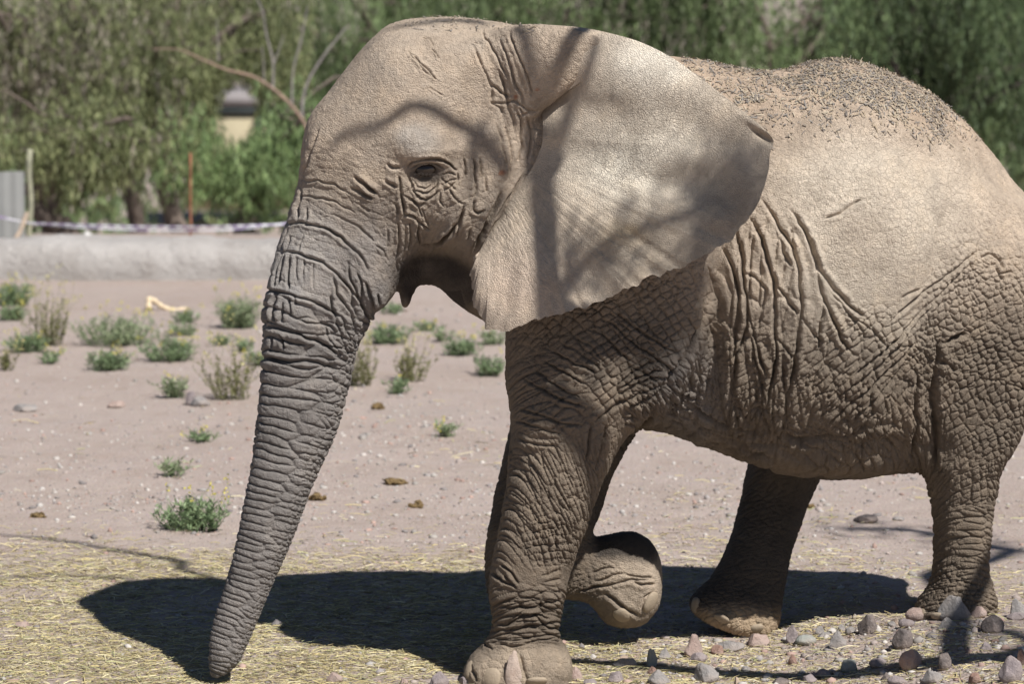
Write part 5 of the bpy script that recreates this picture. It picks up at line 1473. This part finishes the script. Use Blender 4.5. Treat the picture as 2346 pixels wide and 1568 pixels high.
# ------------------------------------------------------------------ weeds
def weed(u, v, w, h, kind, seed, label, group='weeds growing in the bare yard'):
    rng = np.random.default_rng(seed)
    p = on_ground(u, v); s = (CAM_D + p[1]) / F_PX
    w, h = w * s, h * s
    root = link('weed', None); root.location = tuple(p); tag(root, label, 'weed', group)
    B, Fb = Bag(), Bag()
    GC = {'green': [(.19, .26, .13), (.25, .32, .17), (.14, .20, .10)], 'pale': [(.26, .31, .17), (.33, .37, .23), (.19, .25, .13)], 'olive': [(.22, .23, .09), (.28, .27, .13), (.17, .17, .07)]}[kind if kind in ('green', 'pale', 'olive') else 'green']
    GC = np.array(GC)
    w *= 1.12; ns = int(np.clip(w * h * 1100, 16, 120)) if kind != 'olive' else int(np.clip(w * h * 420, 12, 40))
    for k in range(ns):
        r = rng.random() ** .6
        a = rng.uniform(0, 6.28)
        b = np.array([math.cos(a), math.sin(a) * .8, 0]) * r * w * .32
        tip = b * (1.5 if kind != 'olive' else 1.7) + np.array([rng.normal(0, .04), rng.normal(0, .04), h * (rng.uniform(.55, 1.0) * (1 - .35 * r))])
        pts = wig(b, tip, 7, .012, rng)
        B.tube(pts, np.linspace(.0028, .001, 7), 3, GC[2] * .9)
        nl = 12 if kind != 'olive' else 26
        t = rng.uniform(.08, 1, nl)
        pos = np.stack([np.interp(t, np.linspace(0, 1, 7), pts[:, i]) for i in range(3)], 1)
        dr = rng.normal(0, 1, (nl, 3)); dr[:, 2] = np.abs(dr[:, 2]) * .7 + .35; dr /= np.linalg.norm(dr, axis=1)[:, None]
        L = rng.uniform(.025, .06, nl) * (1 if kind != 'olive' else .6)
        leaf_cards(B, pos, dr, L, rng.uniform(.006, .012, nl), GC[rng.integers(0, 3, nl)] * rng.uniform(.8, 1.25, (nl, 1)), rng)
        if (kind == 'olive' and rng.random() < .8) or (kind in ('green', 'pale') and rng.random() < .12):
            tall = tip + np.array([rng.normal(0, .05), rng.normal(0, .05), h * rng.uniform(.1, .6)])
            B.tube(wig(tip, tall, 4, .01, rng), np.full(4, .001), 3, GC[1])
            n = 7
            ps = tall + rng.normal(0, .010, (n, 3)); dd = rng.normal(0, 1, (n, 3)); dd /= np.linalg.norm(dd, axis=1)[:, None]
            leaf_cards(Fb, ps, dd, np.full(n, .014), np.full(n, .012), np.tile((.62, .55, .10) if kind != 'olive' else (.55, .50, .22), (n, 1)), rng)
    link('stems', B.mesh('stems', smooth=False), MAT_LEAF, root)
    if Fb.V: tag(link('flowers', Fb.mesh('flowers', smooth=False), MAT_LEAF, root), kind='stuff')
W = [
 (440,1214,160,78,'green','bright green weed with yellow flowers at the edge of the straw'), (460,1014,62,22,'green','small isolated green tuft left of the trunk'),
 (400,912,58,56,'pale','wispy grey green weed beside the brown and grey stone pair'), (405,1092,60,42,'pale','thin flowering sprig above the large flowering weed'),
 (250,848,102,50,'green','dense green tuft with straw at its base, left of the fallen branch line'), (385,828,122,56,'green','wide double green tuft below the bleached branch'),
 (115,834,42,32,'green','little round green tuft beneath the tall olive shrub'), (270,790,190,74,'pale','broad sprawling pale green weed patch with yellow flowers'),
 (110,792,92,116,'olive','tall olive shrub standing between low green weeds'), (62,808,90,46,'green','green weed at the foot of the tall olive shrub'),
 (28,700,92,58,'green','long green weed clump near the bank end'), (30,735,70,38,'green','dark green weed in front of the long clump'),
 (545,752,104,80,'pale','pale flowering green clump close to the upper trunk'), (265,672,50,16,'green','tiny green tuft close under the bank'),
 (395,672,30,20,'green','tiny blue green tuft near the bleached branch'), (422,740,62,26,'green','low green tuft right under the bleached branch'),
 (555,806,42,28,'green','small dark green tuft above the branching olive shrub'), (505,792,30,22,'green','small green sprig left of the small dark tuft'),
 (530,916,112,124,'olive','branching olive shrub with yellowish tips just left of the trunk'), (590,840,40,40,'green','green tuft half hidden by the trunk'),
 (15,850,30,60,'olive','narrow olive sprig far from the bank beside low weeds'), (420,770,60,30,'pale','pale thin weed behind the wide double tuft'),
 (890,788,98,46,'green','thick green tuft between trunk and chest'), (898,718,62,22,'green','low green tuft seen under the lower lip'),
 (942,874,72,92,'olive','olive shrub with upright twigs in front of the chest'), (910,903,50,34,'green','small green tuft at the foot of the upright olive shrub'),
 (825,884,72,104,'olive','olive shrub touching the right edge of the trunk'), (1062,814,84,42,'green','green tuft below the front lobe of the ear'),
 (1115,862,72,48,'green','rounded green tuft close to the front of the foreleg'), (975,760,50,24,'pale','pale low weed behind the upright olive shrub'),
 (1012,782,40,26,'pale','small pale weed left of the tuft under the ear'), (1020,1002,40,34,'pale','thin dry sprig in the gravel before the foreleg'), (1130,790,50,34,'pale','pale green weed under the tip of the ear')]
for k, (u, v, w, h, kd, lb) in enumerate(W):
    weed(u, v, w, h * 1.1, kd, 1000 + k, lb)

# ------------------------------------------------------------------ dry grass and dirt lying on the elephant's back
rng = np.random.default_rng(41)
cand = np.nonzero((N[:, 2] > .35) & (U > 1560) & (V_ < 345) & (N[:, 1] < .4))[0]
wgt = (1 - sstep(210, 330, V_[cand] + 40 * vnoise(PX[cand] * 4, PY[cand] * 4, PZ[cand] * 4, 640))) * (.25 + .75 * (vnoise(PX[cand] * 7, PY[cand] * 7, PZ[cand] * 7, 641) > -.1)) + .01
sel = rng.choice(cand, 9000, p=wgt / wgt.sum())
hs = np.nonzero((N[:, 2] > .5) & (U > 930) & (U < 1240) & (V_ < 75) & (N[:, 1] < .4))[0]
sel = np.concatenate([sel, rng.choice(hs, 260)])
B = Bag()
V0 = P2[sel] + N[sel] * rng.uniform(.0, .006, (len(sel), 1))
L = np.clip(rng.lognormal(math.log(.013), .6, len(sel)), .005, .06)
d = rng.normal(0, 1, (len(sel), 3)); d -= N[sel] * (d * N[sel]).sum(1)[:, None] * .8; d /= np.linalg.norm(d, axis=1)[:, None]
s = np.cross(d, N[sel]); w = rng.uniform(.0025, .006, len(sel))[:, None]
DC = np.array([(.20, .17, .14), (.30, .24, .17), (.34, .27, .19), (.22, .20, .18), (.38, .32, .24), (.16, .14, .125)])
Vq = np.stack([V0 - d * L[:, None] / 2 - s * w / 2, V0 + d * L[:, None] / 2 - s * w / 2 + N[sel] * .003, V0 + d * L[:, None] / 2 + s * w / 2 + N[sel] * .003, V0 - d * L[:, None] / 2 + s * w / 2], 1).reshape(-1, 3)
B.add(Vq, np.arange(len(Vq)).reshape(-1, 4), np.repeat(DC[rng.integers(0, 6, len(sel))], 4, axis=0))
deb = link('dry_grass_litter', B.mesh('dry_grass_litter', smooth=False), MAT_TINT)
tag(deb, 'dark dry grass and dirt crumbs lying on the elephant back and crown', 'litter', kind='stuff')
